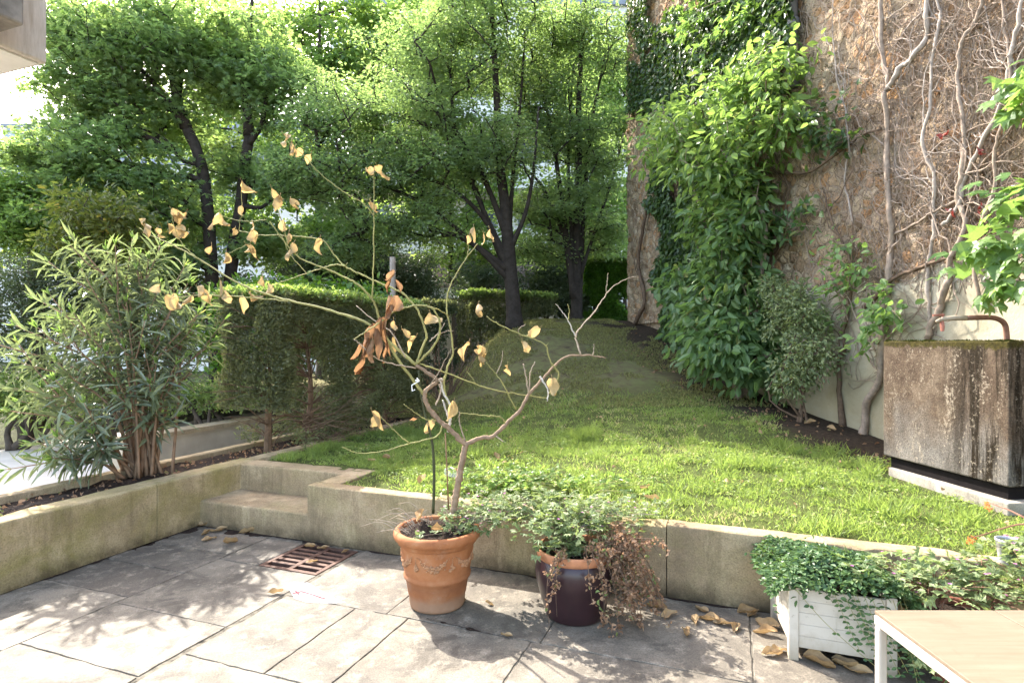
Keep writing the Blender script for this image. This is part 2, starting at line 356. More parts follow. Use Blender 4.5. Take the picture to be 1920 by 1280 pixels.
    col = t.mix(t.ramp(t.vor(21), [(.1, .75), (.25, 0.)]), col, (.1, .075, .055))  # pit centres darkened in colour, dirt and painted shade together
    hgt = t.math('ADD', t.math('MULTIPLY', t.ramp(em, [(.05, 0.), (.16, 1.)]), .5), t.math('ADD', t.noise(24, 9, .75), t.math('MULTIPLY', t.ramp(t.vor(21), [(.05, 0.), (.3, 1.)]), .5)))
    t.bump(hgt, 1.0, .035); M['rubble'] = t.set(col, .95, .1, 0, (.98, .96, .95))
    # plaster base
    t = NT("old_plaster"); col = t.ramp(t.noise(1.6, 9, .7, dist=.5), [(.3, (.36, .31, .22)), (.5, (.50, .455, .36)), (.7, (.58, .545, .46))])
    col = t.mix(t.ramp(t.noise(7, 8, .7), [(.6, 0.), (.72, .6)]), col, (.27, .23, .16))
    z = t.xyz()[2]; col = t.mix(t.math('MULTIPLY', t.math('SUBTRACT', 1.25, t.math('MULTIPLY', z, .85), clamp=True), t.math('MULTIPLY', t.noise(2.5, 6), 1.2), clamp=True), col, (.37, .3, .15))
    t.bump(t.noise(26, 8, .7), .5, .012); M['plaster'] = t.set(col, .9, .15, 0, (.75, .73, .68))
    # tank
    t = NT("lichen_stained_concrete"); x, y, z = t.xyz()
    rust = t.ramp(t.noise(5, 9, .72), [(.3, (.085, .056, .038)), (.5, (.16, .115, .08)), (.68, (.26, .20, .145))])
    grey = t.ramp(t.noise(6, 8, .7), [(.3, (.17, .155, .14)), (.7, (.33, .30, .265))])
    gm = t.math('SUBTRACT', t.math('ADD', t.noise(2.3, 6, .6, dist=.6), t.math('MULTIPLY', t.math('SUBTRACT', 1.0, z), .75)), .42)
    col = t.mix(t.math('MULTIPLY', gm, 3.0, clamp=True), rust, grey)
    st = t.noise(1.0, 7, .75, vec=t.map((10, 10, 1.1)))
    side = t.math('MULTIPLY', t.math('SUBTRACT', 4.55, y), 3.5, clamp=True)                    # stained end of the tank
    col = t.mix(t.math('MULTIPLY', t.ramp(st, [(.44, 0.), (.56, 1.)]), side), col, (.03, .021, .012))
    wsp = t.ramp(t.math('ADD', t.math('MULTIPLY', t.noise(46, 6, .8), .62), t.math('MULTIPLY', t.noise(1.0, 6, .7, vec=t.map((9, 9, 2.2), (3, 1, 0))), .42)), [(.56, 0.), (.63, .9)])
    col = t.mix(wsp, col, (.52, .44, .34))
    mo = t.math('MULTIPLY', t.math('SUBTRACT', z, 1.47), 8.5, clamp=True)
    col = t.mix(t.ramp(t.math('MULTIPLY', mo, t.math('ADD', t.math('MULTIPLY', t.noise(9, 8, .8), 1.5), .05)), [(.5, 0.), (.62, .95)]), col, t.ramp(t.noise(30, 5), [(.3, (.03, .024, .006)), (.7, (.10, .085, .015))]))
    col = t.mix(.8, col, t.ramp(t.noise(75, 6, .85), [(.32, .3), (.5, 1.), (.7, 1.9)]), 'MULTIPLY')
    t.bump(t.math('ADD', t.noise(60, 7, .75), t.noise(8, 6)), .6, .01); M['tank'] = t.set(col, .93, .12, 0, (.52, .51, .50))
    # terracotta
    t = NT("weathered_terracotta"); x, y, z = t.xyz()
    col = t.ramp(t.noise(7, 8, .68, dist=.3), [(.3, (.32, .125, .05)), (.52, (.47, .205, .085)), (.72, (.54, .28, .14))])
    col = t.mix(t.ramp(t.noise(5, 9, .72), [(.56, 0.), (.7, .55)]), col, (.56, .4, .28))
    lime = t.math('MULTIPLY', t.math('SUBTRACT', t.math('ADD', .085, t.math('MULTIPLY', t.noise(9, 6), .05)), z), 22, clamp=True)
    col = t.mix(t.math('MULTIPLY', lime, .65), col, (.40, .30, .21))
    dk = t.math('MULTIPLY', t.math('SUBTRACT', .075, t.math('ABSOLUTE', t.math('SUBTRACT', z, .15))), 14, clamp=True)
    col = t.mix(t.math('MULTIPLY', dk, t.noise(6, 6)), col, (.22, .10, .055))
    t.bump(t.noise(45, 7, .7), .35, .006); M['terracotta'] = t.set(col, .8, .25, 0, (.72, .65, .63))
    M['relief'] = plain("chalky_relief", (.42, .22, .115), .85, .2, 0, .4, 50, .5)
    M['rim_tc'] = plain("plain_terracotta", (.46, .2, .1), .75, .25, 0, .3, 14, .2)
    t = NT("aubergine_glaze"); t.bump(t.noise(8, 3), .08, .01); M['glaze'] = t.set(t.ramp(t.noise(4, 6), [(.3, (.018, .009, .011)), (.7, (.042, .019, .021))]), .3, .4)
    M['iron'] = plain("rusty_cast_iron", (.10, .052, .036), .7, .35, .3, .5, 18, .4)
    M['dark'] = plain("shade_black", (.012, .01, .01), .9, .05)  # near-black colour standing in for shade in recesses
    M['rustpipe'] = plain("rusty_pipe", (.19, .095, .065), .7, .3, .1, .35, 25, .3)
    M['palemetal'] = plain("painted_tap", (.36, .28, .2), .6, .3, 0, .25, 25, .2)
    M['redpaint'] = plain("faded_red_handle", (.34, .13, .09), .6, .3, 0, .3, 30, .2)
    t = NT("white_painted_boards"); col = t.mix(t.ramp(t.noise(9, 8, .75), [(.5, 0.), (.68, .5)]), (.60, .54, .46), (.42, .35, .26)); col = t.mix(t.ramp(t.noise(1.0, 7, .75, vec=t.map((26, 26, 2.5))), [(.55, 0.), (.7, .5)]), col, (.3, .25, .18)); col = t.mix(t.ramp(t.noise(38, 6, .8), [(.62, 0.), (.68, .6)]), col, (.2, .16, .11))
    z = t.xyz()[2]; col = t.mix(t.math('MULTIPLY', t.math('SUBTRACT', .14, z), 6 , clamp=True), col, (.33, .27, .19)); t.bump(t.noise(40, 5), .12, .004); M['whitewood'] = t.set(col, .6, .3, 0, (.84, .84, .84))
    t = NT("pale_table_top"); c = t.ramp(t.noise(1.0, 8, .7, vec=t.map((4, 60, 60))), [(.3, (.17, .135, .102)), (.55, (.205, .167, .13)), (.75, (.235, .195, .155))])
    c = t.mix(t.ramp(t.noise(9, 7, .7), [(.5, 0.), (.75, .35)]), c, (.25, .21, .17)); c = t.mix(t.ramp(t.noise(5, 8, .75, dist=1), [(.52, 0.), (.64, .4)]), c, (.12, .095, .07)); c = t.mix(t.ramp(t.vor(60), [(.04, .6), (.08, 0.)]), c, (.09, .07, .05)); M['tabletop'] = t.set(c, .6, .3, 0, (.86, .80, .72))
    M['tableframe'] = plain("white_table_frame", (.46, .41, .35), .45, .4, 0, .08, 10, .03)
    M['twig'] = plain("bare_twig_bark", (0.345, 0.270, 0.195), .8, .2, 0, .3, 30, .4)
    M['trunkbark'] = plain("lemon_bark", (0.255, 0.174, 0.115), .85, .2, 0, .35, 35, .5)
    M['greenstem'] = plain("green_twig", (0.288, 0.264, 0.096), .7, .25, 0, .35, 12, .2)
    M['paletwig'] = plain("bleached_twig", (0.496, 0.448, 0.384), .8, .2, 0, .2, 30, .3)
    M['darkstake'] = plain("dark_green_stake", (.045, .05, .02), .6, .3)
    M['cane'] = plain("brown_cane", (.22, .13, .07), .7, .25)
    M['bark'] = plain("dark_tree_bark", (.042, .034, .029), .92, .15, 0, .45, 9, 1.0)
    M['bark2'] = plain("grey_brown_bark", (.075, .06, .05), .92, .15, 0, .45, 9, 1.0)
    M['vine'] = plain("dry_vine_bark", (.28, .215, .165), .88, .15, 0, .35, 22, .7)
    M['vinepale'] = plain("bleached_vine_bark", (0.333, 0.279, 0.234), .88, .15, 0, .3, 22, .7)
    M['vinedark'] = plain("dark_vine_bark", (.14, .095, .065), .9, .15, 0, .4, 22, .8)
    M['hedgestem'] = plain("hedge_twig_bark", (.16, .105, .07), .9, .1, 0, .4, 20, .5)
    M['oleander_stem'] = plain("oleander_stem_bark", (.24, .15, .095), .85, .2, 0, .35, 14, .4)
    t = NT("travertine"); col = t.ramp(t.noise(1.0, 9, .7, vec=t.map((14, 14, 2.0))), [(.3, (.36, .31, .26)), (.5, (.50, .45, .40)), (.7, (.60, .55, .5))]); t.bump(t.noise(40, 6), .4, .01); M['travertine'] = t.set(col, .85, .2)
    M['soffit'] = plain("painted_soffit", (.68, .65, .61), .9, .15, 0, .12, 3, .1)
    M['beamconc'] = plain("dark_weathered_concrete", (.24, .215, .19), .95, .1, 0, .5, 5, .5)
    M['render_w'] = plain("pale_render", (.62, .60, .56), .9, .15, 0, .15, 1, .1)
    M['render_b'] = plain("bluish_render", (.34, .38, .44), .9, .15, 0, .12, 1, .1)
    M['beige'] = plain("beige_wall_render", (.42, .36, .28), .9, .15, 0, .2, 3, .2)
    M['zinc'] = plain("grey_zinc_roof", (.2, .21, .24), .55, .4, .2, .2, 2, .1)
    t = NT("window_pane"); M['pane'] = t.set((.05, .06, .07), .08, .6)
    M['slate'] = plain("dark_roof_tiles", (.16, .12, .11), .85, .2, 0, .3, 4, .3)
    M['lead'] = plain("grey_downpipe", (.14, .135, .14), .6, .35, .2, .3, 8, .2)
    M['greywood'] = plain("weathered_post", (.34, .29, .25), .9, .1, 0, .3, 14, .4)
    t = NT("thin_clear_plastic"); M['plastic'] = t.set(t.ramp(t.noise(30, 4), [(.4, (.36, .36, .38)), (.7, (.5, .5, .52))]), .25, .5)
    t = NT("see_through_film"); t.set((.55, .55, .58), .2, .5); tr = t.n.new("ShaderNodeBsdfTransparent"); ms = t.n.new("ShaderNodeMixShader"); ms.inputs[0].default_value = .78
    t.l.new(t.b.outputs[0], ms.inputs[1]); t.l.new(tr.outputs[0], ms.inputs[2]); t.l.new(ms.outputs[0], t.out.inputs[0]); M['film'] = t.m
    M['redprint'] = plain("red_print", (.5, .02, .04), .4, .4, 0, .1, 10, 0)
    M['whitetag'] = plain("white_tie", (.8, .8, .8), .5, .3, 0, .05, 10, 0)
    M['reddish'] = plain("dark_red_terracotta", (.20, .075, .05), .8, .2, 0, .3, 10, .2)
    M['mossclump'] = plain("moss", (.06, .065, .012), .95, .05, 0, .5, 40, .8)
    # leaves
    M['lf_maple'] = leafmat('maple_leaf', (.075, .115, .07), (.165, .23, .105), (.37, .52, .135), .56)
    M['lf_horn'] = leafmat('hornbeam_leaf', (.08, .118, .072), (.17, .225, .112), (.34, .48, .13), .55)
    M['lf_back'] = leafmat('background_leaf', (.10, .155, .06), (.18, .26, .09), (.36, .52, .10), .55)
    M['lf_dark'] = leafmat('dark_evergreen_leaf', (.042, .06, .038), (.09, .125, .062), (.14, .2, .05), .25)
    M['lf_yew'] = leafmat('yew_needle', (.065, .075, .045), (.175, .185, .09), (.30, .33, .11), .42)
    M['lf_hedge'] = leafmat('bright_hedge_leaf', (.09, .14, .05), (.2, .27, .09), (.34, .47, .09), .45)  # also paints the sunlit tops of the clipped hedges
    M['lf_laurel'] = leafmat("laurel_leaf", (.035, .09, .015), (.08, .17, .025), (.22, .4, .03), .4, .3, .5)
    M['lf_olea'] = leafmat('oleander_leaf', (.09, .115, .078), (.215, .245, .15), (.26, .33, .11), .33, .24, .65)
    M['lf_shrub'] = leafmat('broad_shrub_leaf', (.05, .10, .038), (.165, .255, .10), (.23, .39, .085), .45, .38, .45, (.36, .34, .10))
    M['lf_lime'] = leafmat('fresh_and_sunlit_leaf', (.10, .165, .045), (.205, .30, .085), (.30, .46, .09), .5, .4, .35, (.4, .4, .12))  # young shoots, and the painted sun on the wall shrub top
    M['lf_ivy'] = leafmat('dark_ivy_leaf', (.03, .058, .022), (.07, .12, .035), (.13, .22, .03), .3, .35, .4)
    M['lf_vine'] = leafmat('wall_vine_leaf', (.08, .15, .05), (.19, .29, .10), (.29, .46, .09), .45, .4, .4)
    M['lf_varieg'] = leafmat('variegated_leaf', (.08, .12, .05), (.24, .28, .13), (.26, .33, .10), .35)
    M['lf_redbud'] = leafmat("yellowing_leaf", (.06, .08, .02), (.13, .15, .035), (.26, .32, .05), .4, .4, .4, (.45, .36, .06))
    M['lf_dry'] = leafmat('dry_tan_leaf', (.29, .20, .095), (.48, .36, .19), (.46, .32, .13), .4, .65, .25)
    M['lf_rust'] = leafmat('withered_brown_leaf', (.17, .085, .045), (.33, .205, .12), (.33, .18, .085), .4, .7, .2)
    M['lf_fallen'] = leafmat('fallen_tan_leaf', (.27, .175, .085), (.42, .30, .165), (.4, .26, .12), .25, .7, .2)
    M['lf_herb'] = leafmat('herb_leaf', (.12, .17, .07), (.25, .30, .145), (.30, .39, .11), .4, .5, .3)
    M['lf_peri'] = leafmat('periwinkle_leaf', (.035, .075, .032), (.10, .17, .065), (.18, .29, .06), .25, .42, .3)
    M['lf_dead'] = leafmat('crisp_dead_leaf', (.16, .085, .05), (.44, .29, .185), (.42, .24, .13), .3, .75, .15, (.16, .2, .07))
    M['lf_grass'] = leafmat('grass_blade', (.08, .13, .036), (.26, .335, .09), (.41, .55, .11), .5, .45, .35, (.52, .45, .22))
    M['lf_moss'] = leafmat('short_moss_tuft', (.11, .11, .045), (.26, .25, .10), (.32, .32, .11), .4, .8, .1)
    M['petal'] = leafmat("pink_petal", (.45, .12, .36), (.62, .25, .5), (.6, .2, .45), .4)
    M['petal_o'] = leafmat("orange_bloom", (.55, .16, .05), (.7, .3, .1), (.7, .25, .06), .4)
mats()
# ------------------------------------------------------------------ the setting: ground, terrace, lawn, beds
def wallx(Y): return 5.08 - .164 * Y                                    # face of the ivy wall
def lawn_z(X, Y):
    X = np.asarray(X, float); Y = np.asarray(Y, float)
    s = np.interp(Y, [3, 5, 6, 8, 9, 10, 12, 14, 16, 60], [.43, .45, .51, .74, .92, 1.16, 1.76, 2.1, 2.15, 2.2])
    X0 = np.minimum((-4.2 + .35 * Y) / .937, -1.9); w = np.interp(Y, [5, 8, 11], [4.0, 2.8, 2.1])
    g = smooth((X - X0) / w)
    return .43 + (s - .43) * g + (fbm(X * .9, Y * .9, 3, 5) - .44) * .1 * smooth((Y - 4.2) / 2.5)
def struct(name, g, mat, sm=False):
    o = g.build(name, mat, None, sm); o["kind"] = "structure"; return o

g = Geo(); g.add([(-90, -40, -.07), (90, -40, -.07), (90, 140, -.07), (-90, 140, -.07)], [(0, 1, 2, 3)]); struct("ground", g, M['earth'])
g = Geo(); g.add([uv(-10.5, -6, -.062), uv(-5.2, -6, -.062), uv(-5.2, 12, -.062), uv(-10.5, 12, -.062)], [(0, 1, 2, 3)]); struct("courtyard_path", g, M['court'])
g = Geo()                                                              # mortar bed, left open round the drain
for (a, b, p, q) in ((-4.4, 6, -3, 3.297), (-4.4, -3.176, 3.297, 3.95), (-2.664, 6, 3.297, 3.95), (-3.176, -2.664, 3.786, 3.95)):
    g.add([uv(a, p, -.0045), uv(b, p, -.0045), uv(b, q, -.0045), uv(a, q, -.0045)], [(0, 1, 2, 3)])
struct("terrace_bed", g, M['mortar'])
slabs = []
def row(us, v0, v1): slabs.extend((a, b, v0, v1) for a, b in zip(us[:-1], us[1:]))
c1 = [-1.6, -.7, .35, 1.2, 1.92, 2.6, 3.01, 3.38]
slabs += [(-4.33, -3.54, a, b) for a, b in zip(c1[:-1], c1[1:])]
c2 = [-1.6, -.9, -.1, .8, 1.45, 2.0, 2.52, 3.295]
slabs += [(-3.54, -2.655, a, b) for a, b in zip(c2[:-1], c2[1:])]
slabs += [(-4.33, -3.54, 3.38, 3.83), (-3.54, -3.18, 3.295, 3.83)]
row([-2.625, -1.9, -.95, .1, 1.15, 2.2, 3.3], 2.97, 3.83)
row([-2.625, -2.11, -1.75, -1.0, .12, 1.0, 2.1, 3.3], 2.23, 2.97)
row([-2.625, -1.9, -1.2, -.25, .65, 1.6, 2.5, 3.3], 1.45, 2.23)
row([-2.625, -1.6, -.6, .3, 1.2, 2.2, 3.3], .6, 1.45)
row([-2.625, -1.4, -.3, .8, 1.9, 3.3], -.4, .6); row([-2.625, -1.0, .4, 1.6, 3.3], -1.6, -.4)
slabs += [(-2.655, -2.625 + .0, 0, 0)] if False else []
g = Geo()
for (a, b, c, d) in slabs:
    j = rng.uniform(.001, .0055, 4) ; dz = rng.uniform(-.0008, .0022); v = rng.random()
    # slightly irregular edges
    def edge(p, q, n=13):
        t = np.linspace(0, 1, n)[:-1]; e = np.array([np.array(p) * (1 - k) + np.array(q) * k for k in t]); e[1:] += rng.normal(0, .0026, (n - 2, 2)); return e
    cs = [(a + j[0], c + j[1]), (b - j[2], c + j[1]), (b - j[2], d - j[3]), (a + j[0], d - j[3])]
    poly = np.concatenate([edge(cs[i], cs[(i + 1) % 4]) for i in range(4)])
    prism(g, [tuple(uv(p[0], p[1])[:2]) for p in poly], -.05, dz, v)
# narrow strip of the drain row and the cut beside the grate
o = struct("terrace", g, M['paving']); bevel(o, .004, 2)
# soil of the planter strip
g = Geo(); n = 90; U, V = np.meshgrid(np.linspace(-5.065, -4.40, 14), np.linspace(-3, 7.9, n))
Z = .395 + (fbm(U * 6, V * 6, 4, 3) - .45) * .09
pts = np.stack([U * CT + V * ST, -U * ST + V * CT, Z], -1).reshape(-1, 3)
i = (np.arange(n - 1)[:, None] * 14 + np.arange(13)[None]).ravel()
g.add(pts, np.stack([i, i + 1, i + 15, i + 14], -1)); struct("planter_soil", g, M['soil'], True)
# lawn with its mound
g = Geo(); us = np.linspace(-14, 8, 150); vs = np.linspace(3.93, 24, 171); U, V = np.meshgrid(us, vs); V = V + wsh(U) * np.clip((8 - V) / 4, 0, 1)
X = U * CT + V * ST; Y = -U * ST + V * CT; Z = lawn_z(X, Y)
pts = np.stack([X, Y, Z], -1).reshape(-1, 3); nu = len(us)
i = (np.arange(len(vs) - 1)[:, None] * nu + np.arange(nu - 1)[None]); uu = .5 * (us[:-1] + us[1:])[None]; vv = .5 * (vs[:-1] + vs[1:])[:, None]
keep = ~((uu < -4.22) & (vv < 7.85)) & ~((uu < -2.97) & (vv < 4.45)) ; i = i[keep]
g.add(pts, np.stack([i, i + 1, i + nu + 1, i + nu], -1)); struct("lawn", g, M['lawn'], True)

# ------------------------------------------------------------------ retaining walls, steps, kerbs
t = thing("retaining_wall", "low tan concrete retaining wall holding the lawn behind the two pots", "wall", uv(1, 3.83, 0))
g = Geo(); rough_bar(g, -3.18, -.383, 3.83, 3.965, -.06, .45, 'u', seed=1, shear=wsh); rough_bar(g, -.377, 3.4, 3.83, 3.965, -.06, .452, 'u', seed=2, shear=wsh); rough_bar(g, 3.406, 6.5, 3.83, 3.965, -.06, .45, 'u', seed=3, shear=wsh)
g.build("wall", M['step_concrete'], t, True)
g = Geo(); rough_bar(g, -3.18, -2.975, 3.958, 4.285, -.06, .4485, 'v', seed=4); g.build("return_wall", M['step_concrete'], t, True)
t = thing("planter_wall", "low greenish stained concrete wall along the left edge of the terrace", "wall", uv(-4.33, 1, 0))
g = Geo(); rough_bar(g, -4.55, -4.33, -3, 3.42, -.06, .452, 'v', .016, .007, seed=5); rough_bar(g, -4.55, -4.33, 3.426, 4.5, -.06, .45, 'v', .016, .007, seed=6); g.build("wall", M['wall_concrete'], t, True)
t = thing("stone_steps", "two short greenish concrete steps in the corner leading up to the lawn", "steps", uv(-3.75, 4.05, 0))
g = Geo(); rough_bar(g, -4.335, -3.175, 3.834, 4.29, -.06, .215, 'u', .018, .006, seed=7); g.build("lower_step", M['step_concrete'], t, True)
g = Geo(); rough_bar(g, -4.336, -2.97, 4.28, 4.5, -.06, .4475, 'u', .014, .005, seed=8); g.build("landing", M['step_concrete'], t, True)
t = thing("lawn_kerb", "narrow pale concrete kerb between the lawn and the clipped hedge", "kerb", uv(-4.4, 6, 0))
g = Geo(); rough_bar(g, -4.48, -4.33, 4.495, 7.95, .1, .455, 'v', .010, .005, seed=9); g.build("kerb_stone", M['kerb'], t, True)
t = thing("outer_kerb", "thin concrete kerb behind the oleander and hedge edging the planting strip", "kerb", uv(-5.1, 3, 0))
g = Geo(); rough_bar(g, -5.18, -5.06, -3, 2.7, -.06, .445, 'v', .010, .005, seed=10); rough_bar(g, -5.18, -5.06, 2.706, 8.0, -.06, .45, 'v', .010, .005, seed=12); g.build("kerb_stone", M['kerb'], t, True)

# drain grate
t = thing("drain_grate", "rusty square drain grate with two rows of slots in the terrace floor", "drain", uv(-2.92, 3.54, 0))
g = Geo(); u0, u1, v0, v1 = -3.172, -2.668, 3.30, 3.782
box_uv(g, u0, u1, v0, v1, -.16, -.05); g.build("drain_shade_block", M['dark'], t)  # solid near-black block paints the shade below the slots
g = Geo(); zt = .001; zb = -.03
box_uv(g, u0, u1, v0, v0 + .035, zb, zt); box_uv(g, u0, u1, v1 - .035, v1, zb, zt)
box_uv(g, u0, u0 + .035, v0 + .035, v1 - .035, zb, zt); box_uv(g, u1 - .035, u1, v0 + .035, v1 - .035, zb, zt)
um = (u0 + u1) / 2; box_uv(g, um - .02, um + .02, v0 + .035, v1 - .035, zb, zt)
nb = 6; vs_ = np.linspace(v0 + .035, v1 - .035, nb + 1)
for k in range(1, nb):
    for a, b in ((u0 + .035, um - .02), (um + .02, u1 - .035)): box_uv(g, a, b, vs_[k] - .017, vs_[k] + .017, zb, zt - .001)
bevel(g.build("grate", M['iron'], t), .004)

# ------------------------------------------------------------------ ivy wall
t = thing("rubble_garden_wall", "tall bare rubble stone wall rising on the right behind the lawn", "wall", (wallx(7), 7, 0))
wd = nrm(np.array([-.164, 1, 0.])); wnl = np.array([-wd[1], wd[0], 0.])        # along (away from us), face normal (towards lawn)
def wp(s, z, off=0.0):
    s = np.asarray(s, float); o = np.array([wallx(3.0), 3.0, 0.])
    return o + np.multiply.outer(s, wd) + np.multiply.outer(np.asarray(off, float) + 0 * s, wnl) + np.multiply.outer(np.asarray(z, float) + 0 * s, np.array([0, 0, 1.]))
WEND = 11.26
def wall_sheet(g, s0, s1, z0f, z1f, step, amp, base, seed):
    ns = int((s1 - s0) / step) + 1; nz = int((z1f - z0f) / step) + 1
    S, Zz = np.meshgrid(np.linspace(s0, s1, ns), np.linspace(z0f, z1f, nz))
    d = base + amp * (fbm(S * 5, Zz * 5, 5, seed) - .45) + amp * .6 * (fbm(S * 1.6, Zz * 1.6, 3, seed + 9) - .45)
    d = d + amp * .42 * (fbm(S * 15, Zz * 15, 3, seed + 4) - .45)
    pts = wp(S.ravel(), Zz.ravel(), d.ravel())
    i = (np.arange(nz - 1)[:, None] * ns + np.arange(ns - 1)[None]).ravel()
    g.add(pts, np.stack([i, i + ns, i + ns + 1, i + 1], -1)); return S, Zz
def split_z(s): return 2.32 + .0 * s                                     # rubble over plaster
g = Geo(); wall_sheet(g, -5.5, WEND, 2.0, 12.0, .027, .12, 0.0, 21)
E = [wp(WEND, 0, 0.), wp(WEND, 12, 0.), wp(WEND, 12, -.8), wp(WEND, 0, -.8)]
g.build("rubble_face", M['rubble'], t, True)
g = Geo(); c = [wp(-5.5, -.1, -.06), wp(WEND, -.1, -.06), wp(WEND, -.1, -.8), wp(-5.5, -.1, -.8)]
prism(g, [tuple(p[:2]) for p in c][::-1], -.1, 12.0); g.build("wall_core", M['rubble'], t)
g = Geo()                                                              # plaster skirt with a ragged top edge
ns = 560; S = np.linspace(-5.5, WEND, ns); topz = 2.36 - .02 * S + (fbm(S * 2.2, S * 0, 4, 4) - .45) * .34 - .5 * smooth((S - 6.2) / 2.5)
V = []; nz = 30
for k in range(nz):
    z = -.05 + (topz + .05) * k / (nz - 1); off = .045 + .02 * (fbm(S * 2, z * 2, 4, 8) - .45); off = np.where(k == nz - 1, -.03, off); V.append(wp(S, z, off))
V = np.concatenate(V); i = (np.arange(nz - 1)[:, None] * ns + np.arange(ns - 1)[None]).ravel()
g.add(V, np.stack([i, i + ns, i + ns + 1, i + 1], -1)); g.build("plaster_skirt", M['plaster'], t, True)
def wall_at(px, py, off=.03):
    """point on the ivy wall seen at this bearing of the photo"""
    d = np.array([(px - CX) / F, 1.0, -(py - CY) / F]); Y = (5.08 - off) / (d[0] + .164); return d * Y + np.array([0, 0, HC])

# downpipe
t = thing("downpipe", "dark grey rainwater downpipe clamped high on the rubble wall", "downpipe", wall_at(1487, 125, .1))
a = wall_at(1487, 128, .12); b = np.array([a[0], a[1], 11.5]); g = Geo(); tube(g, [a, (a + b) / 2, b], .06, 12); g.build("pipe", M['lead'], t, True)
for py in (112, 42):
    c = wall_at(1487, py, .12); g = Geo(); tube(g, [c - [0, 0, .035], c + [0, 0, .035]], .078, 12); h = wall_at(1487, py, 0); tube(g, [h, c], .02, 6); g.build("clamp", M['lead'], t)
g = Geo(); tube(g, [a - [0, 0, .25], a - [0, 0, .12], a + [0, 0, .1]], [.075, .08, .08], 12); g.build("shoe", M['lead'], t, True)

# water tank on its plinth
t = thing("concrete_tank", "big square water tank of brown lichen stained concrete on a white plinth", "tank", (3.5, 4.6, .5))
A = np.array([3.225, 5.10]); B = np.array([3.352, 3.955]); ax = nrm(B - A); nx = np.array([-ax[1], ax[0]])   # long face A-B, depth to the right
if nx[0] < 0: nx = -nx
def tk(a, b): return tuple(A + ax * a + nx * b)
Lg = np.linalg.norm(B - A)
g = Geo(); prism(g, [tk(0, 0), tk(Lg, 0), tk(Lg, .92), tk(0, .92)], [.615, .615, .615, .615], 1.604)
bevel(g.build("tank_body", M['tank'], t), .014, 3)
g = Geo(); prism(g, [tk(.05, .035), tk(Lg - .04, .035), tk(Lg - .04, .88), tk(.05, .88)], .52, .6145); g.build("painted_shadow_gap", M['dark'], t)  # near-black block paints the shade between tank and plinth
g = Geo(); prism(g, [tk(.06, .0), tk(Lg + .04, -.05), tk(Lg + .04, .95), tk(.06, .95)], .36, .522); bevel(g.build("plinth", M['plinth'], t), .008)
g = Geo(); nm = 2600; a = rng.random(nm) * Lg; b = np.where(rng.random(nm) < .6, rng.random(nm) * .06, rng.random(nm) * .9); keep = (fbm(a * 7, b * 7, 3, 2) > .42); a, b = a[keep], b[keep]
c = np.stack([A[0] + ax[0] * a + nx[0] * b, A[1] + ax[1] * a + nx[1] * b, np.full(len(a), 1.603)], -1)
leaves(g, c, nrm(rng.normal(size=(len(a), 3)) * [1, 1, .5] + [0, 0, .5]), [0, 1, .3], rng.uniform(.008, .02, len(a)), rng.uniform(.006, .012, len(a)), 'quad'); g.build("moss", M['mossclump'], t)
# tap and pipe behind the tank
t = thing("garden_tap", "old tap with red handle on a bent rusty pipe above the tank", "tap", wall_at(1770, 600, .2))
p = lambda x, y, Y: P(x, y, Y)
Yt = 4.86
g = Geo(); tube(g, spline([p(1810, 596, Yt), p(1850, 595, Yt), p(1868, 597, Yt), p(1882, 605, Yt), p(1887, 622, Yt), p(1888, 660, Yt), p(1888, 780, Yt)], 24), .021, 12); g.build("pipe", M['rustpipe'], t, True)
g = Geo(); tube(g, [p(1764, 600, Yt), p(1768, 598, Yt), p(1790, 596, Yt), p(1811, 596, Yt)], [.014, .02, .022, .023], 10); tube(g, [p(1764, 599, Yt), p(1756, 603, Yt)], [.017, .013], 8); g.build("tap_body", M['palemetal'], t, True)
g = Geo(); tube(g, [p(1749, 591, Yt), p(1770, 590, Yt)], .009, 6); tube(g, [p(1768, 597, Yt), p(1768, 588, Yt)], .007, 6); g.build("handle", M['redpaint'], t)
g = Geo(); tube(g, [p(1766, 600, Yt), p(1767, 612, Yt), p(1767, 621, Yt)], [.013, .017, .012], 8); g.build("spout", M['redpaint'], t)

# ------------------------------------------------------------------ balcony upper left
def bx(g, u0, u1, v0, v1, z0, z1): return box_uv(g, u0, u1, v0, v1, z0, z1)
t = thing("balcony", "pale travertine clad balcony corner jutting in at the top left", "balcony", uv(-6.5, 2, 4.0))
g = Geo(); bx(g, -8.5, -5.55, -3, 3.35, 4.0, 5.8); bevel(g.build("parapet", M['travertine'], t), .02)
g = Geo(); bx(g, -8.4, -5.60, -3, 3.30, 3.985, 4.0 - .002); g.build("soffit", M['soffit'], t)
t = thing("balcony_beam", "dark weathered concrete beam in front of the pale balcony corner", "beam", uv(-5.3, 2, 4.07))
g = Geo(); bx(g, -5.53, -5.19, -3, 2.97, 4.07, 5.6); bevel(g.build("beam", M['beamconc'], t), .02)

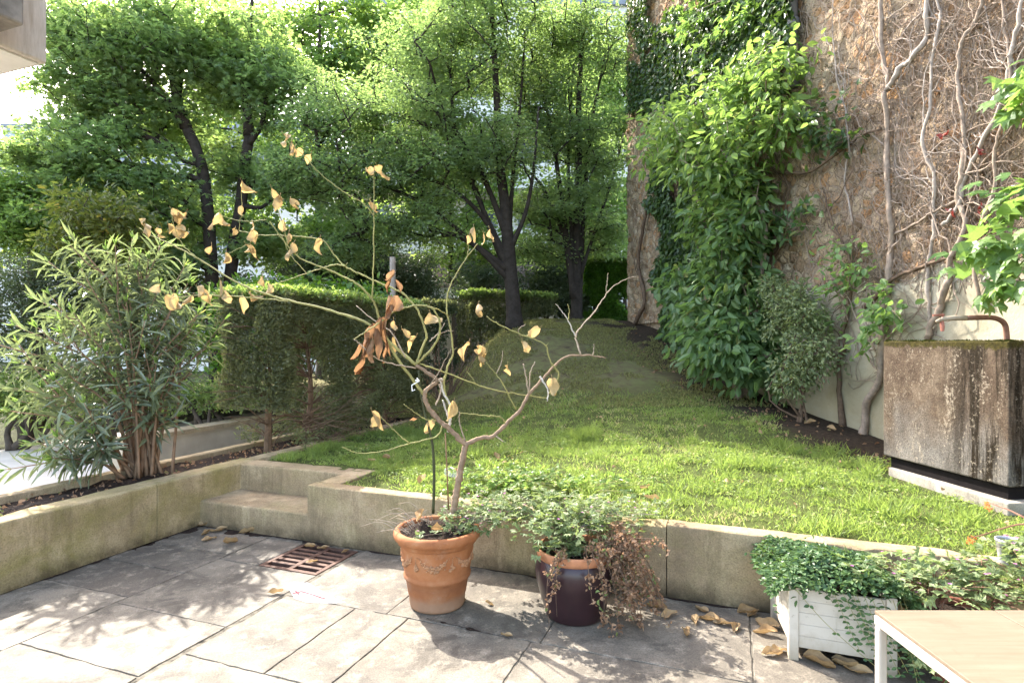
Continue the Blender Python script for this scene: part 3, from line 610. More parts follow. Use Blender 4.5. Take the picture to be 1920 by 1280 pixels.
# ------------------------------------------------------------------ buildings behind the trees
def facade(name, label, x0, x1, y0, y1, z1, mat, floors, nwin, roof=None, balc=False, win_w=1.1, win_h=1.6, zb=-.07):
    t = thing(name, label, "building", ((x0 + x1) / 2, y0, 0))
    g = Geo(); prism(g, [(x0, y0), (x1, y0), (x1, y1), (x0, y1)], zb, z1); g.build("wall", mat, t)
    fh = z1 / floors; xs = np.linspace(x0, x1, nwin + 1)
    for f in range(floors):
        for k in range(nwin):
            xc = (xs[k] + xs[k + 1]) / 2; zc = f * fh + .9 + win_h / 2 - .1
            fr = Geo(); w = win_w / 2; h = win_h / 2
            for (a, b, c, d) in ((-w, -w + .07, -h, h), (w - .07, w, -h, h), (-w + .07, w - .07, h - .07, h), (-w + .07, w - .07, -h, -h + .07), (-.03, .03, -h + .07, h - .07)):
                prism(fr, [(xc + a, y0 - .06), (xc + b, y0 - .06), (xc + b, y0 + .02), (xc + a, y0 + .02)], zc + c, zc + d)
            wf = fr.build("window", M['render_w'], t)
            pg = Geo(); prism(pg, [(xc - w + .05, y0 - .02), (xc + w - .05, y0 - .02), (xc + w - .05, y0 - .004), (xc - w + .05, y0 - .004)], zc - h + .05, zc + h - .05)
            po = pg.build("pane", M['pane'], None); po.parent = wf; po.matrix_parent_inverse = wf.matrix_world.inverted()
            po.location = (-t.location[0], -t.location[1], -t.location[2])
        if balc and f > 0:
            b = Geo(); prism(b, [(x0 - .4, y0 - 1.5), (x1 + .4, y0 - 1.5), (x1 + .4, y0 - .01), (x0 - .4, y0 - .01)], f * fh - .25, f * fh); prism(b, [(x0 - .4, y0 - 1.5), (x1 + .4, y0 - 1.5), (x1 + .4, y0 - 1.38), (x0 - .4, y0 - 1.38)], f * fh + .002, f * fh + .85)
            b.build("balcony", M['soffit'], t)
    if roof == 'mansard':
        r = Geo(); o_ = .15; i_ = 1.3; zt = z1 + 3.0
        V = [(x0 - o_, y0 - o_, z1), (x1 + o_, y0 - o_, z1), (x1 + o_, y1 + o_, z1), (x0 - o_, y1 + o_, z1), (x0 + i_, y0 + i_, zt), (x1 - i_, y0 + i_, zt), (x1 - i_, y1 - i_, zt), (x0 + i_, y1 - i_, zt)]
        r.add(V, BOXF); r.build("roof", M['zinc'], t)
        r = Geo(); prism(r, [(x0 + 1.5, y0 + 2), (x0 + 2.3, y0 + 2), (x0 + 2.3, y0 + 3), (x0 + 1.5, y0 + 3)], zt - .01, zt + 1.3); r.build("chimney", M['beige'], t)
    elif roof == 'flat':
        r = Geo(); prism(r, [(x0 - .2, y0 - .2), (x1 + .2, y0 - .2), (x1 + .2, y1 + .2), (x0 - .2, y1 + .2)], z1 + .001, z1 + .3); r.build("roof", M['zinc'], t)
    return t
facade("apartment_building", "white modern apartment block with long balconies glimpsed behind the hornbeams", -7.5, 9.5, 27, 37, 17, M['render_w'], 6, 7, 'flat', True, 1.6, 1.7)
facade("town_house", "white house with a grey mansard roof behind the twin trunk maple", -22.5, -10, 33, 42, 11.5, M['render_w'], 4, 5, 'mansard')
facade("far_building", "tall bluish grey building against the bright sky at far left", -52, -46.5, 60, 70, 23.5, M['render_b'], 7, 2, 'flat')
facade("low_building", "low bluish building at the left edge below the tall grey one", -48, -38.5, 48, 56, 15.0, M['render_w'], 5, 4, 'mansard')
t = thing("garden_pavilion", "low pale garden building with a dark tiled roof seen under the trees", "building", (-1.5, 20, 0))
g = Geo(); prism(g, [(-4.5, 20), (1.6, 20), (1.6, 23), (-4.5, 23)], -.07, 3.1); g.build("wall", M['beige'], t)
g = Geo(); prism(g, [(-4.7, 19.75), (1.8, 19.75), (1.8, 19.99), (-4.7, 19.99)], 3.05, 3.42); g.build("fascia", M['render_w'], t)
g = Geo(); g.add([(-4.8, 19.7, 3.43), (1.9, 19.7, 3.43), (1.9, 23.2, 3.43), (-4.8, 23.2, 3.43), (-4.8, 21.5, 4.4), (1.9, 21.5, 4.4)], [(0, 1, 5, 4), (3, 4, 5, 2), (0, 4, 3), (1, 2, 5), (0, 3, 2, 1)]); g.build("roof", M['slate'], t)
# low walls of the neighbouring court seen through the hedge
t = thing("court_wall", "low beige rendered wall across the path behind the oleander and hedge", "wall", uv(-7.6, 5, 0))
g = Geo(); box_uv(g, -7.1, -6.88, 5.0, 14, -.07, .36); g.build("wall", M['beige'], t)
g = Geo(); box_uv(g, -7.14, -6.84, 5.0, 14, .362, .42); g.build("coping", M['kerb'], t)
t = thing("white_planter_trough", "white rectangular trough on the bright path behind the oleander", "planter", uv(-6.6, 2.3, 0))
g = Geo(); box_uv(g, -7.3, -6.2, 2.7, 3.05, -.03, .42); bevel(g.build("trough", M['render_w'], t), .015)
g = Geo(); box_uv(g, -7.25, -6.25, 2.75, 3.0, -.066, -.032); g.build("foot", M['dark'], t)  # recess under the trough, filled with the near-black shade colour

# dirt gathered along the wall foot, in the wet corner and in the crack by the pot
g = Geo()
def dirt(p0, p1, w0, w1, n, seed, z=.0035, both=False):
    t_ = np.linspace(0, 1, n)[:, None]; L = np.asarray(p0)[None] * (1 - t_) + np.asarray(p1)[None] * t_; d = nrm(np.asarray(p1, float) - np.asarray(p0, float)); nn = np.array([-d[1], d[0]])
    k = np.arange(n); w = w0 + (w1 - w0) * np.clip((fbm(k * .13 + seed, k * 0., 4, seed) - .36) * 3.2, 0, 1) ** 1.5; b = (-w * .8 if both else np.full(n, -.004)) 
    A_ = L + nn[None] * b[:, None]; B_ = L + nn[None] * w[:, None]
    V = np.concatenate([np.stack([A_[:, 0] * CT + A_[:, 1] * ST, -A_[:, 0] * ST + A_[:, 1] * CT, np.full(n, z)], -1), np.stack([B_[:, 0] * CT + B_[:, 1] * ST, -B_[:, 0] * ST + B_[:, 1] * CT, np.full(n, z)], -1)])
    i = np.arange(n - 1); g.add(V, np.stack([i, i + 1, n + i + 1, n + i], -1))
dirt((3.2, 3.826 + wsh(3.2)), (-3.15, 3.826), .003, .03, 300, 1); dirt((-3.0, 3.826), (-4.325, 3.826), .01, .10, 90, 2); dirt((-4.326, 3.8), (-4.326, -1), .003, .035, 240, 3)
dirt((-4.326, 3.82), (-4.326, 3.2), .02, .10, 60, 4)
def uvp(x, y): q = onz(x, y); return toUV(q[0], q[1])
dirt(uvp(955, 1197), uvp(800, 1160), .001, .018, 70, 8, .0042, True)
struct("soil", g, M['soil'])
# ------------------------------------------------------------------ trees and shrubs
UP = np.array([0, 0, 1.])
def grow(g, trunks, attr, r_tip=.006, sides=5, up=.14, k_exp=.5, zmin=1.0, jit=.07):
    """branches reach from the trunks to every attractor; returns spray points"""
    nodes = []; par = []; fixed = []
    for (pts, r0, r1) in trunks:
        pts = spline(pts, max(8, int(np.linalg.norm(np.diff(np.asarray(pts, float), axis=0), axis=1).sum() / .25)))
        rr = np.linspace(r0, r1, len(pts)); rr[0] *= 1.35; rr[1] *= 1.12
        tube(g, pts, rr, 10, wob=.05)
        for q, r in zip(pts, rr): nodes.append(q); par.append(-1); fixed.append(r)
    nodes = list(nodes); base = len(nodes); N = np.zeros((base + len(attr) * 4, 3)); N[:base] = nodes; n = base
    par = np.full(len(N), -1); trunkr = np.zeros(len(N)); trunkr[:base] = fixed
    ok = np.ones(len(N), bool); ok[:base] = N[:base, 2] > zmin
    d0 = np.array([np.min(np.linalg.norm(N[:base][ok[:base]] - a, axis=1)) for a in attr]); paths = []
    for a in np.asarray(attr)[np.argsort(d0)]:
        dv = a - N[:n]; d = np.linalg.norm(dv, axis=1); drop = np.maximum(0, .25 - dv[:, 2] / np.maximum(d, .01))
        cost = d * (1 + 1.1 * drop); cost[~ok[:n]] = 1e9; j = int(np.argmin(cost)); s = N[j]; L = d[j]
        if L < .05: continue
        c = s + (a - s) * .5 + UP * up * L + rng.normal(0, jit, 3) * L
        ts = np.array([.25, .5, .75, 1.0])[:, None]; pts = (1 - ts) ** 2 * s + 2 * ts * (1 - ts) * c + ts ** 2 * a
        idx = []
        prev = j
        for q in pts: N[n] = q; par[n] = prev; prev = n; idx.append(n); n += 1
        paths.append((j, idx))
    cnt = np.zeros(n)
    for j, idx in paths: cnt[idx[-1]] += 1
    for k in range(n - 1, base - 1, -1):
        if par[k] >= 0: cnt[par[k]] += cnt[k]
    rad = r_tip * np.maximum(cnt, 1) ** k_exp
    for j, idx in paths:
        r0 = rad[idx[0]]; r0 = min(r0, trunkr[j] * .7) if j < base else r0
        pts = np.vstack([N[j], N[idx]]); rr = np.minimum(np.concatenate([[r0], rad[idx]]), r0); rr[-1] *= .7
        tube(g, pts, rr, sides, cap=False)
    S = []; D = []
    for j, idx in paths:
        for k in idx[1:]: S.append(N[k]); D.append(N[k] - N[par[k]] if par[k] >= 0 else UP)
    return np.array(S), nrm(np.array(D))
def sprays(g, S, D, n, R, thick, L, W, tm='quad', tilt=.35, droop=.25, keep=1.0, varbias=0.0):
    """flat sprays of leaves round each twig point"""
    k = len(S); sn = nrm(UP + rng.normal(0, tilt, (k, 3)))
    cnt = np.maximum(1, rng.poisson(n * (.45 + 1.1 * rng.random(k)))); idx = np.repeat(np.arange(k), cnt); m = len(idx)
    a = rng.random(m) * 2 * math.pi; r = np.sqrt(rng.random(m)) * R * rng.uniform(.7, 1.25, k)[idx]
    nn = sn[idx]; ux = nrm(np.cross(nn, rng.normal(size=(k, 3))[idx] + .01)); uy = np.cross(nn, ux)
    off = ux * (r * np.cos(a))[:, None] + uy * (r * np.sin(a))[:, None]
    C = S[idx] + off + nn * rng.normal(0, thick, m)[:, None] - UP * (droop * r * r / max(R, .01))[:, None]
    Dl = nrm(nrm(off) + .6 * rng.normal(size=(m, 3)) * [1, 1, .5] - UP * droop)
    Nl = nrm(nn + .45 * rng.normal(size=(m, 3)))
    leaves(g, C, Dl, Nl, L * rng.uniform(.65, 1.2, m), W * rng.uniform(.7, 1.15, m), tm, np.clip(rng.random(m) * .75 + .25 * rng.random(k)[idx] + varbias, 0, 1))
def blobs(bl, shell=.45):
    """attractors in ellipsoids: (centre, (rx,ry,rz), n)"""
    out = []
    for c, r, n in bl:
        d = rdir(n) * (rng.random((n, 1)) ** shell); out.append(np.asarray(c) + d * np.asarray(r))
    return np.concatenate(out)
def tree(name, label, trunks, bl, leafm, barkm, n, R, L, W, group=None, tm='quad', r_tip=.006, tilt=.35, cat="tree", zmin=1.2, up=.14, thick=.05, droop=.25, shell=.45, parts=("trunk", "crown"), clip=None):
    base = np.asarray(trunks[0][0][0]); t = thing(name, label, cat, base, group)
    g = Geo(); at = blobs(bl, shell)
    if clip is not None: at = at[clip(at)]
    S, D = grow(g, trunks, at, r_tip, zmin=zmin, up=up); g.build(parts[0], barkm, t, True)
    c = Geo(); sprays(c, S, D, n, R, thick, L, W, tm, tilt, droop); c.build(parts[1], leafm, t); return t

def TP(*pts): return [P(*q) for q in pts]
def R3(x, y, z): return (x, y, z)
GT = "deciduous trees behind the hedge"
# twin maple on the left
tree("maple_tree", "left maple of the pair, trunk leaning left with a spreading top", [
      (TP((408, 772, 13), (402, 640, 13), (398, 540, 13), (392, 430, 13), (384, 345, 13), (370, 285, 13), (350, 240, 13)), .15, .11),
      (TP((350, 240, 13), (330, 180, 12.9), (316, 100, 12.8), (305, 10, 12.6), (300, -60, 12.6)), .10, .03),
      (TP((352, 243, 13), (300, 170, 12.7), (240, 105, 12.4), (180, 40, 12.2)), .085, .02),
      (TP((334, 190, 13), (342, 120, 13.2), (350, 40, 13.5), (352, -50, 13.6)), .06, .02),
      (TP((374, 308, 13), (340, 300, 12.9), (310, 260, 12.8), (260, 240, 12.6)), .05, .02)],
     [(P(220, 90, 12.4), (1.6, 1.4, 1.0), 112), (P(130, 170, 12.3), (.75, 1.1, .85), 55), (P(330, 60, 13.2), (1.6, 1.5, .8), 112), (P(170, 290, 12.2), (1.7, 1.3, .75), 115),
      (P(280, 190, 12.9), (1.1, 1.4, .8), 74), (P(240, 370, 12.6), (1.7, 1.5, .75), 102), (P(70, 300, 12.2), (.6, .8, .28), 37), (P(330, 470, 12.9), (1.2, 1.1, .5), 41), (P(150, 60, 12.8), (.7, .9, .7), 40), (P(300, 250, 14.6), (1.1, 1.0, .6), 44), (P(400, 130, 14.2), (1.0, 1.0, .7), 40), (P(430, 300, 15.0), (.9, 1.0, .6), 30), (P(330, 370, 14.8), (1.0, 1, .5), 24), (P(110, 60, 12.5), (.4, .8, .8), 17)],
     M['lf_maple'], M['bark'], 14, .42, .125, .105, GT, 'lobed', .0065, .3)
tree("maple_tree", "right maple of the pair, its forked trunk bending right beside its twin", [
      (TP((418, 770, 13.4), (424, 640, 13.4), (430, 540, 13.4), (440, 450, 13.4), (452, 380, 13.4), (460, 300, 13.4), (468, 255, 13.4)), .15, .11),
      (TP((468, 255, 13.4), (462, 180, 13.4), (466, 90, 13.4), (475, -30, 13.4)), .11, .03),
      (TP((462, 275, 13.4), (490, 235, 13.2), (500, 180, 13), (520, 90, 13)), .07, .02),
      (TP((453, 365, 13.4), (485, 335, 13.3), (515, 305, 13.2), (565, 310, 13)), .055, .02),
      (TP((450, 385, 13.4), (495, 388, 13.2), (530, 350, 13), (560, 355, 13)), .05, .02)],
     [(P(470, 90, 13.5), (1.2, 1.3, .8), 64), (P(430, 160, 13.6), (1.0, 1.3, .7), 52), (P(520, 170, 13.2), (.9, 1.1, .9), 60), (P(560, 330, 13.2), (.75, 1, .6), 41), (P(450, 330, 13.6), (.9, 1, .45), 34), (P(500, 450, 13.6), (1.0, 1, .5), 48)],
     M['lf_maple'], M['bark'], 14, .42, .125, .105, GT, 'lobed', .0065, .3)
# hornbeams on the mound
bz = lambda x, Y: float(lawn_z(x, Y)) - .1
b1 = P(966, 612, 13.0); b1[2] = bz(b1[0], b1[1])
tree("hornbeam_tree", "wide hornbeam with a thick dark trunk and boughs fanning out to the left", [
      ([b1] + TP((960, 540, 13), (952, 450, 13), (946, 380, 13), (936, 300, 13), (932, 200, 13), (926, 90, 13), (920, -40, 13)), .185, .04),
      (TP((958, 520, 13), (925, 440, 12.9), (890, 390, 12.7), (830, 345, 12.5), (750, 330, 12.2)), .075, .02),
      (TP((962, 540, 13), (915, 420, 13.2), (880, 320, 13.3), (840, 230, 13.4), (800, 120, 13.4)), .075, .02),
      (TP((956, 510, 13), (905, 470, 12.8), (850, 440, 12.6), (760, 425, 12.3), (680, 410, 12.0)), .075, .02),
      (TP((950, 440, 13), (905, 330, 12.9), (850, 240, 12.6), (760, 160, 12.3)), .075, .02),
      (TP((958, 500, 13), (900, 380, 12.9), (860, 270, 12.9), (845, 150, 13), (850, 20, 13)), .06, .02),
      (TP((953, 460, 13), (962, 330, 13.2), (975, 200, 13.3), (985, 60, 13.3)), .06, .02),
      (TP((960, 530, 13), (880, 450, 12.7), (790, 380, 12.4), (690, 340, 12.1), (600, 330, 11.9)), .06, .015),
      (TP((955, 470, 13), (985, 400, 12.9), (1000, 320, 12.9), (1010, 200, 12.9)), .06, .02)],
     [(P(700, 225, 12.6), (1.9, 1.6, .9), 139), (P(620, 330, 12.2), (1.3, 1.3, .8), 94), (P(620, 215, 12.4), (1.0, 1.2, .7), 52), (P(780, 310, 12.4), (1.5, 1.3, .9), 112), (P(850, 130, 13), (1.5, 1.5, 1.1), 130), (P(760, 420, 12.4), (1.4, 1.1, .5), 74),
      (P(900, 20, 13), (1.7, 1.5, .9), 112), (P(760, 90, 13.4), (1.0, 1.2, .6), 41), (P(930, 270, 12.8), (1.0, 1.1, .9), 71), (P(640, 470, 12.2), (.9, .8, .35), 34)],
     M['lf_horn'], M['bark'], 24, .42, .09, .055, GT, 'quad', .0085, .22)
b2 = P(1081, 602, 14.3); b2[2] = bz(b2[0], b2[1])
tree("hornbeam_tree", "slim many stemmed hornbeam close to the dark end of the ivy wall", [
      ([b2] + TP((1080, 520, 14.3), (1081, 430, 14.3), (1085, 330, 14.3), (1085, 200, 14.2), (1092, 60, 14.2), (1100, -50, 14.2)), .14, .035),
      (TP((1084, 590, 14.3), (1090, 480, 14.4), (1096, 360, 14.4), (1110, 230, 14.4), (1135, 100, 14.4)), .085, .02),
      (TP((1078, 560, 14.3), (1062, 450, 14.2), (1050, 350, 14.1), (1030, 230, 14), (1005, 110, 14)), .10, .02),
      (TP((1082, 560, 14.3), (1070, 420, 14.2), (1066, 280, 14.2), (1075, 120, 14.2)), .06, .02),
      (TP((1086, 520, 14.3), (1120, 420, 14.5), (1150, 330, 14.6), (1170, 250, 14.6)), .05, .015),
      (TP((1079, 500, 14.3), (1040, 400, 14.1), (1010, 340, 14), (960, 300, 13.9)), .06, .02)],
     [(P(1080, 70, 14.2), (1.5, 1.4, 1.3), 139), (P(1050, 230, 14.1), (1.4, 1.3, 1.0), 112), (P(1125, 300, 14.4), (.75, 1, 1.1), 74), (P(1000, 130, 14), (1.0, 1.2, 1.1), 74), (P(1040, 380, 14), (1.3, 1.1, .6), 78), (P(1140, 440, 14.8), (.6, .9, .6), 44), (P(1010, 470, 14.6), (.9, .8, .45), 41)],
     M['lf_horn'], M['bark'], 24, .42, .095, .06, GT, 'quad', .0085, .22)
# trees further back
GB = "background trees"
def bg_tree(label, px, Y, z0, bl, leafm=None, n=34, L=.16, W=.11, R=.6):
    b = P(px, 640, Y); b[2] = z0; top = max(c[2] for c, r, k in bl)
    tree("background_tree", label, [([b, b + [.1, 0, 2.0], b + [-.1, .1, 4.5], np.array([b[0], b[1], top])], .2, .04)], bl, leafm or M['lf_back'], M['bark2'], n, R, L, W, GB, 'quad', .008, .4, zmin=z0 + .6, shell=.6)
bg_tree("sunny yellow green tree behind the gap between maples and hornbeams", 600, 18.5, -.05, [(P(560, 300, 18.5), (2.2, 1.5, 2.0), 60), (P(640, 430, 18.5), (1.9, 1.5, .9), 40), (P(540, 460, 18), (1.5, 1.2, .7), 24), (P(420, 60, 19.5), (2.2, 1.4, 1.5), 60), (P(380, 220, 19), (1.6, 1.2, 1.2), 34), (P(620, 120, 19), (2.2, 1.6, 1.6), 50), (P(700, 20, 19), (2.4, 1.6, 1.5), 60), (P(560, 40, 19), (1.3, 1.4, 1.3), 26)])
bg_tree("bright tree filling the space behind the wide hornbeam", 850, 20.0, -.05, [(P(850, 330, 20), (2.8, 1.5, 2.3), 90), (P(800, 130, 20), (3.0, 1.5, 2), 70), (P(900, 470, 20), (2.2, 1.5, .9), 40)])
bg_tree("bright tree seen beside the dark end of the ivy wall", 1120, 18.5, 1.2, [(P(1130, 200, 18.5), (1.7, 1.4, 3.0), 100), (P(1060, 400, 18.5), (1.7, 1.4, 1.4), 60), (P(1150, 420, 18.2), (.9, 1.2, 1.5), 45)])
bg_tree("bright green tree behind the left maple low under its crown", 250, 17.5, -.05, [(P(200, 420, 17.5), (3.0, 1.5, 1.4), 90), (P(330, 380, 18), (1.8, 1.4, 1.2), 45), (P(480, 400, 18.5), (1.2, 1.2, 1.2), 28)])
bg_tree("light green shrubby tree at the left edge under the bluish buildings", 60, 11.5, -.05, [(P(40, 420, 11.5), (1.2, 1.0, .9), 55), (P(140, 400, 11.8), (1.0, 1.0, .6), 36), (P(30, 350, 11.6), (.7, .8, .3), 14)], M['lf_back'], 46, .10, .07, .4)
# undergrowth masses
def bush(name, label, base, bl, leafm, n, R, L, W, tm='quad', group=None, barkm=None, r0=.05, r_tip=.004, nst=4, tilt=.6, cat="shrub", droop=.15, thick=.06, shell=.5, spread=.5, up=.12):
    base = np.asarray(base, float); st = []
    top = np.mean([c for c, r, k in bl], axis=0)
    for k in range(nst):
        e = top * .6 + np.asarray(bl[k % len(bl)][0]) * .4; q = base + rng.normal(0, .05, 3) * [1, 1, 0]; st.append(([q, q * .6 + e * .4 + rng.normal(0, spread * .25, 3) * [1, 1, .2], e], r0, r0 * .35))
    return tree(name, label, st, bl, leafm, barkm or M['bark2'], n, R, L, W, group, tm, r_tip, tilt, cat, base[2] + .25, up, thick, droop, shell, ("stem", "foliage"))
def G_(px, Y, z=None):
    q = P(px, 640, Y); q[2] = -.06 if z is None else z; return q
GS = "shrubs behind the hedge"
bush("dark_shrub", "dark shady evergreen shrub at the left edge behind the oleander", G_(60, 9.6), [(P(50, 540, 9.6), (1.2, .8, .75), 60), (P(150, 520, 9.8), (.9, .8, .7), 40), (P(40, 640, 9.6), (1.0, .8, .6), 30), (P(200, 610, 10), (.8, .7, .7), 26)], M['lf_dark'], 50, .3, .06, .035, group=GS)
bush("yellowing_shrub", "sparse shrub with yellowing leaves behind the tip of the dead tree", G_(200, 9.8), [(P(190, 400, 9.8), (.85, .6, .45), 40), (P(130, 440, 9.8), (.6, .6, .5), 26), (P(260, 440, 9.9), (.6, .6, .5), 26), (P(200, 510, 9.8), (.7, .5, .4), 16)], M['lf_redbud'], 11, .26, .13, .045, 'lance', group=GS)
bush("dark_yew", "dark rounded yew under the maples left of the clipped hedge", G_(330, 13.8), [(P(310, 560, 13.8), (1.6, 1, 1.0), 60), (P(400, 570, 14.2), (1.2, 1, .9), 40)], M['lf_dark'], 56, .4, .09, .05, group=GS)
bush("dark_yew", "broad black green yew in the shade below the wide hornbeam", G_(700, 16), [(P(680, 510, 16), (2.3, 1, 1.1), 90), (P(770, 540, 16.2), (1.6, 1, .9), 60), (P(600, 500, 16.4), (1.4, 1, .8), 50), (P(640, 600, 16), (2, 1, .8), 40)], M['lf_dark'], 60, .45, .09, .05, group=GS)
bush("dark_yew", "small dark evergreen between the two hornbeam trunks", G_(1020, 16.6, 1.6), [(P(1015, 530, 16.6), (.75, .7, .9), 46), (P(1045, 500, 16.8), (.6, .6, .9), 30), (P(900, 520, 17.6), (1.2, .7, .6), 34), (P(1075, 565, 16.2), (.55, .5, .55), 50), (P(1100, 530, 17), (.6, .5, .6), 40)], M['lf_dark'], 56, .35, .09, .05, group=GS)
bush("laurel_hedge", "glossy bright green laurel hedge just beyond the clipped yew hedge", G_(520, 9.4), [(P(470, 560, 9.4), (.7, .45, .35), 34), (P(560, 558, 9.5), (.7, .45, .32), 36), (P(650, 562, 9.6), (.7, .45, .3), 36), (P(560, 640, 9.5), (1.4, .4, .55), 40), (P(420, 640, 9.3), (.7, .4, .5), 18)], M['lf_laurel'], 20, .22, .12, .05, 'lance', cat="hedge")
# bare twiggy shrub on the lawn edge behind the pot tree
q = P(835, 730, 10.2); q[2] = .42
t = thing("bare_shrub", "thin leafless shrub with a few red buds at the foot of the mound", "shrub", q); g = Geo()
tips = []
for k in range(26):
    e = q + np.array([rng.uniform(-.75, .75), rng.uniform(-.3, .3), rng.uniform(.7, 1.35)]); m_ = (q + e) / 2 + rng.normal(0, .08, 3); pts = spline([q + rng.normal(0, .04, 3) * [1, 1, 0], m_, e], 9); tube(g, pts, np.linspace(.011, .003, 9), 4); tips.append(pts[4:])
    for j in (4, 6):
        e2 = pts[j] + rng.normal(0, .18, 3) + [0, 0, .12]; tube(g, [pts[j], (pts[j] + e2) / 2 + rng.normal(0, .02, 3), e2], [.005, .004, .002], 4)
g.build("stem", M['vinedark'], t); g = Geo(); tp = np.concatenate(tips); tp = tp[rng.random(len(tp)) < .5]; leaves(g, tp, rdir(len(tp)) - [0, 0, .5], rdir(len(tp)), .05, .025, 'ovate'); g.build("buds", M['lf_rust'], t)

# ------------------------------------------------------------------ clipped hedges
def hedge_leaves(g, p_of, area_n, L, W, tm='quad', topbias=None): pass
def clipped_hedge(name, label, c0, c1, depth, z0, z1, leafm, stemm, n, L, W, stems, thin=0.0, tops=None, n_top=3000, group=None, twigs=60):
    """c0->c1: centre line in plan; leaves crowd the clipped faces, sparser low down"""
    c0, c1 = np.asarray(c0, float), np.asarray(c1, float); t = thing(name, label, "hedge", (*((c0 + c1) / 2), z0), group)
    ax = nrm(c1 - c0); nx = np.array([-ax[1], ax[0]]); Ln = np.linalg.norm(c1 - c0); H = z1 - z0
    g = Geo()
    for s in stems:
        b = np.array([*(c0 + ax * s * Ln), z0]); tp = b + [*(ax * rng.normal(0, .08)), H * .86]; pts = spline([b, b + [rng.normal(0, .04), 0, H * .4], tp], 10); tube(g, pts, np.linspace(.042, .012, 10), 7, wob=.08)
        for k in range(twigs):
            j = rng.integers(0, 9); a = pts[j] ; side = rng.choice([-1, 1]); e = a + np.array([*(ax * rng.uniform(-.42, .42) * min(1.3, Ln) + nx * side * rng.uniform(.1, .5) * depth), rng.uniform(-.06, .32)])
            e[2] = min(e[2], z1 - .05); tube(g, [a, (a + e) / 2 + [0, 0, .04], e], [.010, .006, .0025], 4, cap=False)
    g.build("stem", stemm, t)
    c = Geo(); m = n
    f = rng.random(m); s = rng.random(m); h = rng.random(m) ** .8; dd = np.abs(rng.normal(0, .13, m)) * depth
    face = rng.choice(3, m, p=[.44, .38, .18]); d_ = np.where(face == 0, -depth / 2 + dd, np.where(face == 1, depth / 2 - dd, (rng.random(m) - .5) * depth))
    e = np.where(face == 2, np.where(rng.random(m) < .5, dd / Ln, 1 - dd / Ln), s)
    bumpn = (fbm(e * Ln * 3, h * H * 3 + face, 4, 31) - .45) * .34 * min(1, depth)
    d_ = d_ + np.sign(d_) * bumpn
    Z = z0 + .08 + h * (H - .08)
    dens = fbm(e * Ln * 1.9 + 3, Z * 1.9, 4, 17); keep = (dens > .34 + thin * (1 - h) ** 1.2 * .34)
    e, d_, Z, face = e[keep], d_[keep], Z[keep], face[keep]; m = len(e)
    C = np.stack([c0[0] + ax[0] * e * Ln + nx[0] * d_, c0[1] + ax[1] * e * Ln + nx[1] * d_, Z], -1)
    out = np.concatenate([(nx[None] * np.sign(d_)[:, None]), np.full((m, 1), .5)], 1)
    leaves(c, C, nrm(out + .9 * rng.normal(size=(m, 3))), nrm(UP + .8 * rng.normal(size=(m, 3))), L * rng.uniform(.6, 1.3, m), W * rng.uniform(.7, 1.2, m), 'quad', np.clip(rng.random(m) * .85, 0, 1))
    c.build("foliage", leafm, t)
    k = n_top; e = rng.random(k); d_ = (rng.random(k) - .5) * depth * 1.06; zz = z1 + .03 * rng.normal(size=k) + (fbm(e * Ln * 3, d_ * 3, 3, 3) - .45) * .08
    C = np.stack([c0[0] + ax[0] * e * Ln + nx[0] * d_, c0[1] + ax[1] * e * Ln + nx[1] * d_, zz], -1); c = Geo()
    leaves(c, C, nrm(UP * .7 + .8 * rng.normal(size=(k, 3))), rdir(k), L * 1.1 * rng.uniform(.6, 1.3, k), W * 1.2, 'quad'); c.build("clipped_top", tops or M['lf_hedge'], t); return t  # top leaves take a paler material that paints sunlight on them
hu = -4.70
clipped_hedge("clipped_yew_hedge", "long flat topped yew hedge in the planting strip beside the lawn", uv(hu, 4.75)[:2], uv(hu, 7.75)[:2], .82, .4, 2.12, M['lf_yew'], M['hedgestem'], 90000, .05, .022, (.09, .3, .58, .86), .6, n_top=16000, twigs=60)
g = Geo(); rt = bpy.data.objects["clipped_yew_hedge"]; b0 = uv(hu + .1, 5.45, .42)
for k in range(44):
    e = b0 + np.array([rng.uniform(.05, .75), rng.uniform(-.25, .35), rng.uniform(.05, .62)]); s_ = b0 + [0, 0, rng.uniform(.02, .35)]; tube(g, spline([s_, (s_ + e) / 2 + rng.normal(0, .05, 3), e], 6), np.linspace(.006, .0016, 6), 4, cap=False)
o = g.build("bare_twigs", M['hedgestem'], rt); o["label"] = "tangle of bare pale twigs low in the hedge"
a = P(868, 640, 14.6)[:2]; b = P(1028, 640, 15.6)[:2]
clipped_hedge("clipped_box_hedge", "low clipped hedge with a bright sunlit top behind the thick hornbeam trunk", a, b, 1.0, .5, 2.78, M['lf_yew'], M['hedgestem'], 22000, .08, .045, (.2, .5, .8), .2, n_top=7000, twigs=20)
clipped_hedge("clipped_box_hedge", "dark low hedge left of the sunlit one with a few red leaves", P(690, 640, 13.8)[:2], P(850, 640, 14.4)[:2], .9, 0, 2.5, M['lf_dark'], M['hedgestem'], 18000, .08, .045, (.2, .5, .8), .2, n_top=4000, tops=M['lf_yew'], twigs=20)
clipped_hedge("screen_hedge", "tall thin stemmed screen hedge beside the far corner of the ivy wall", P(1100, 640, 15.8)[:2], P(1185, 640, 15.4)[:2], .6, 1.9, 3.7, M['lf_laurel'], M['bark2'], 26000, .10, .05, tuple(np.sort(rng.random(9))), .45, n_top=3500, twigs=14)

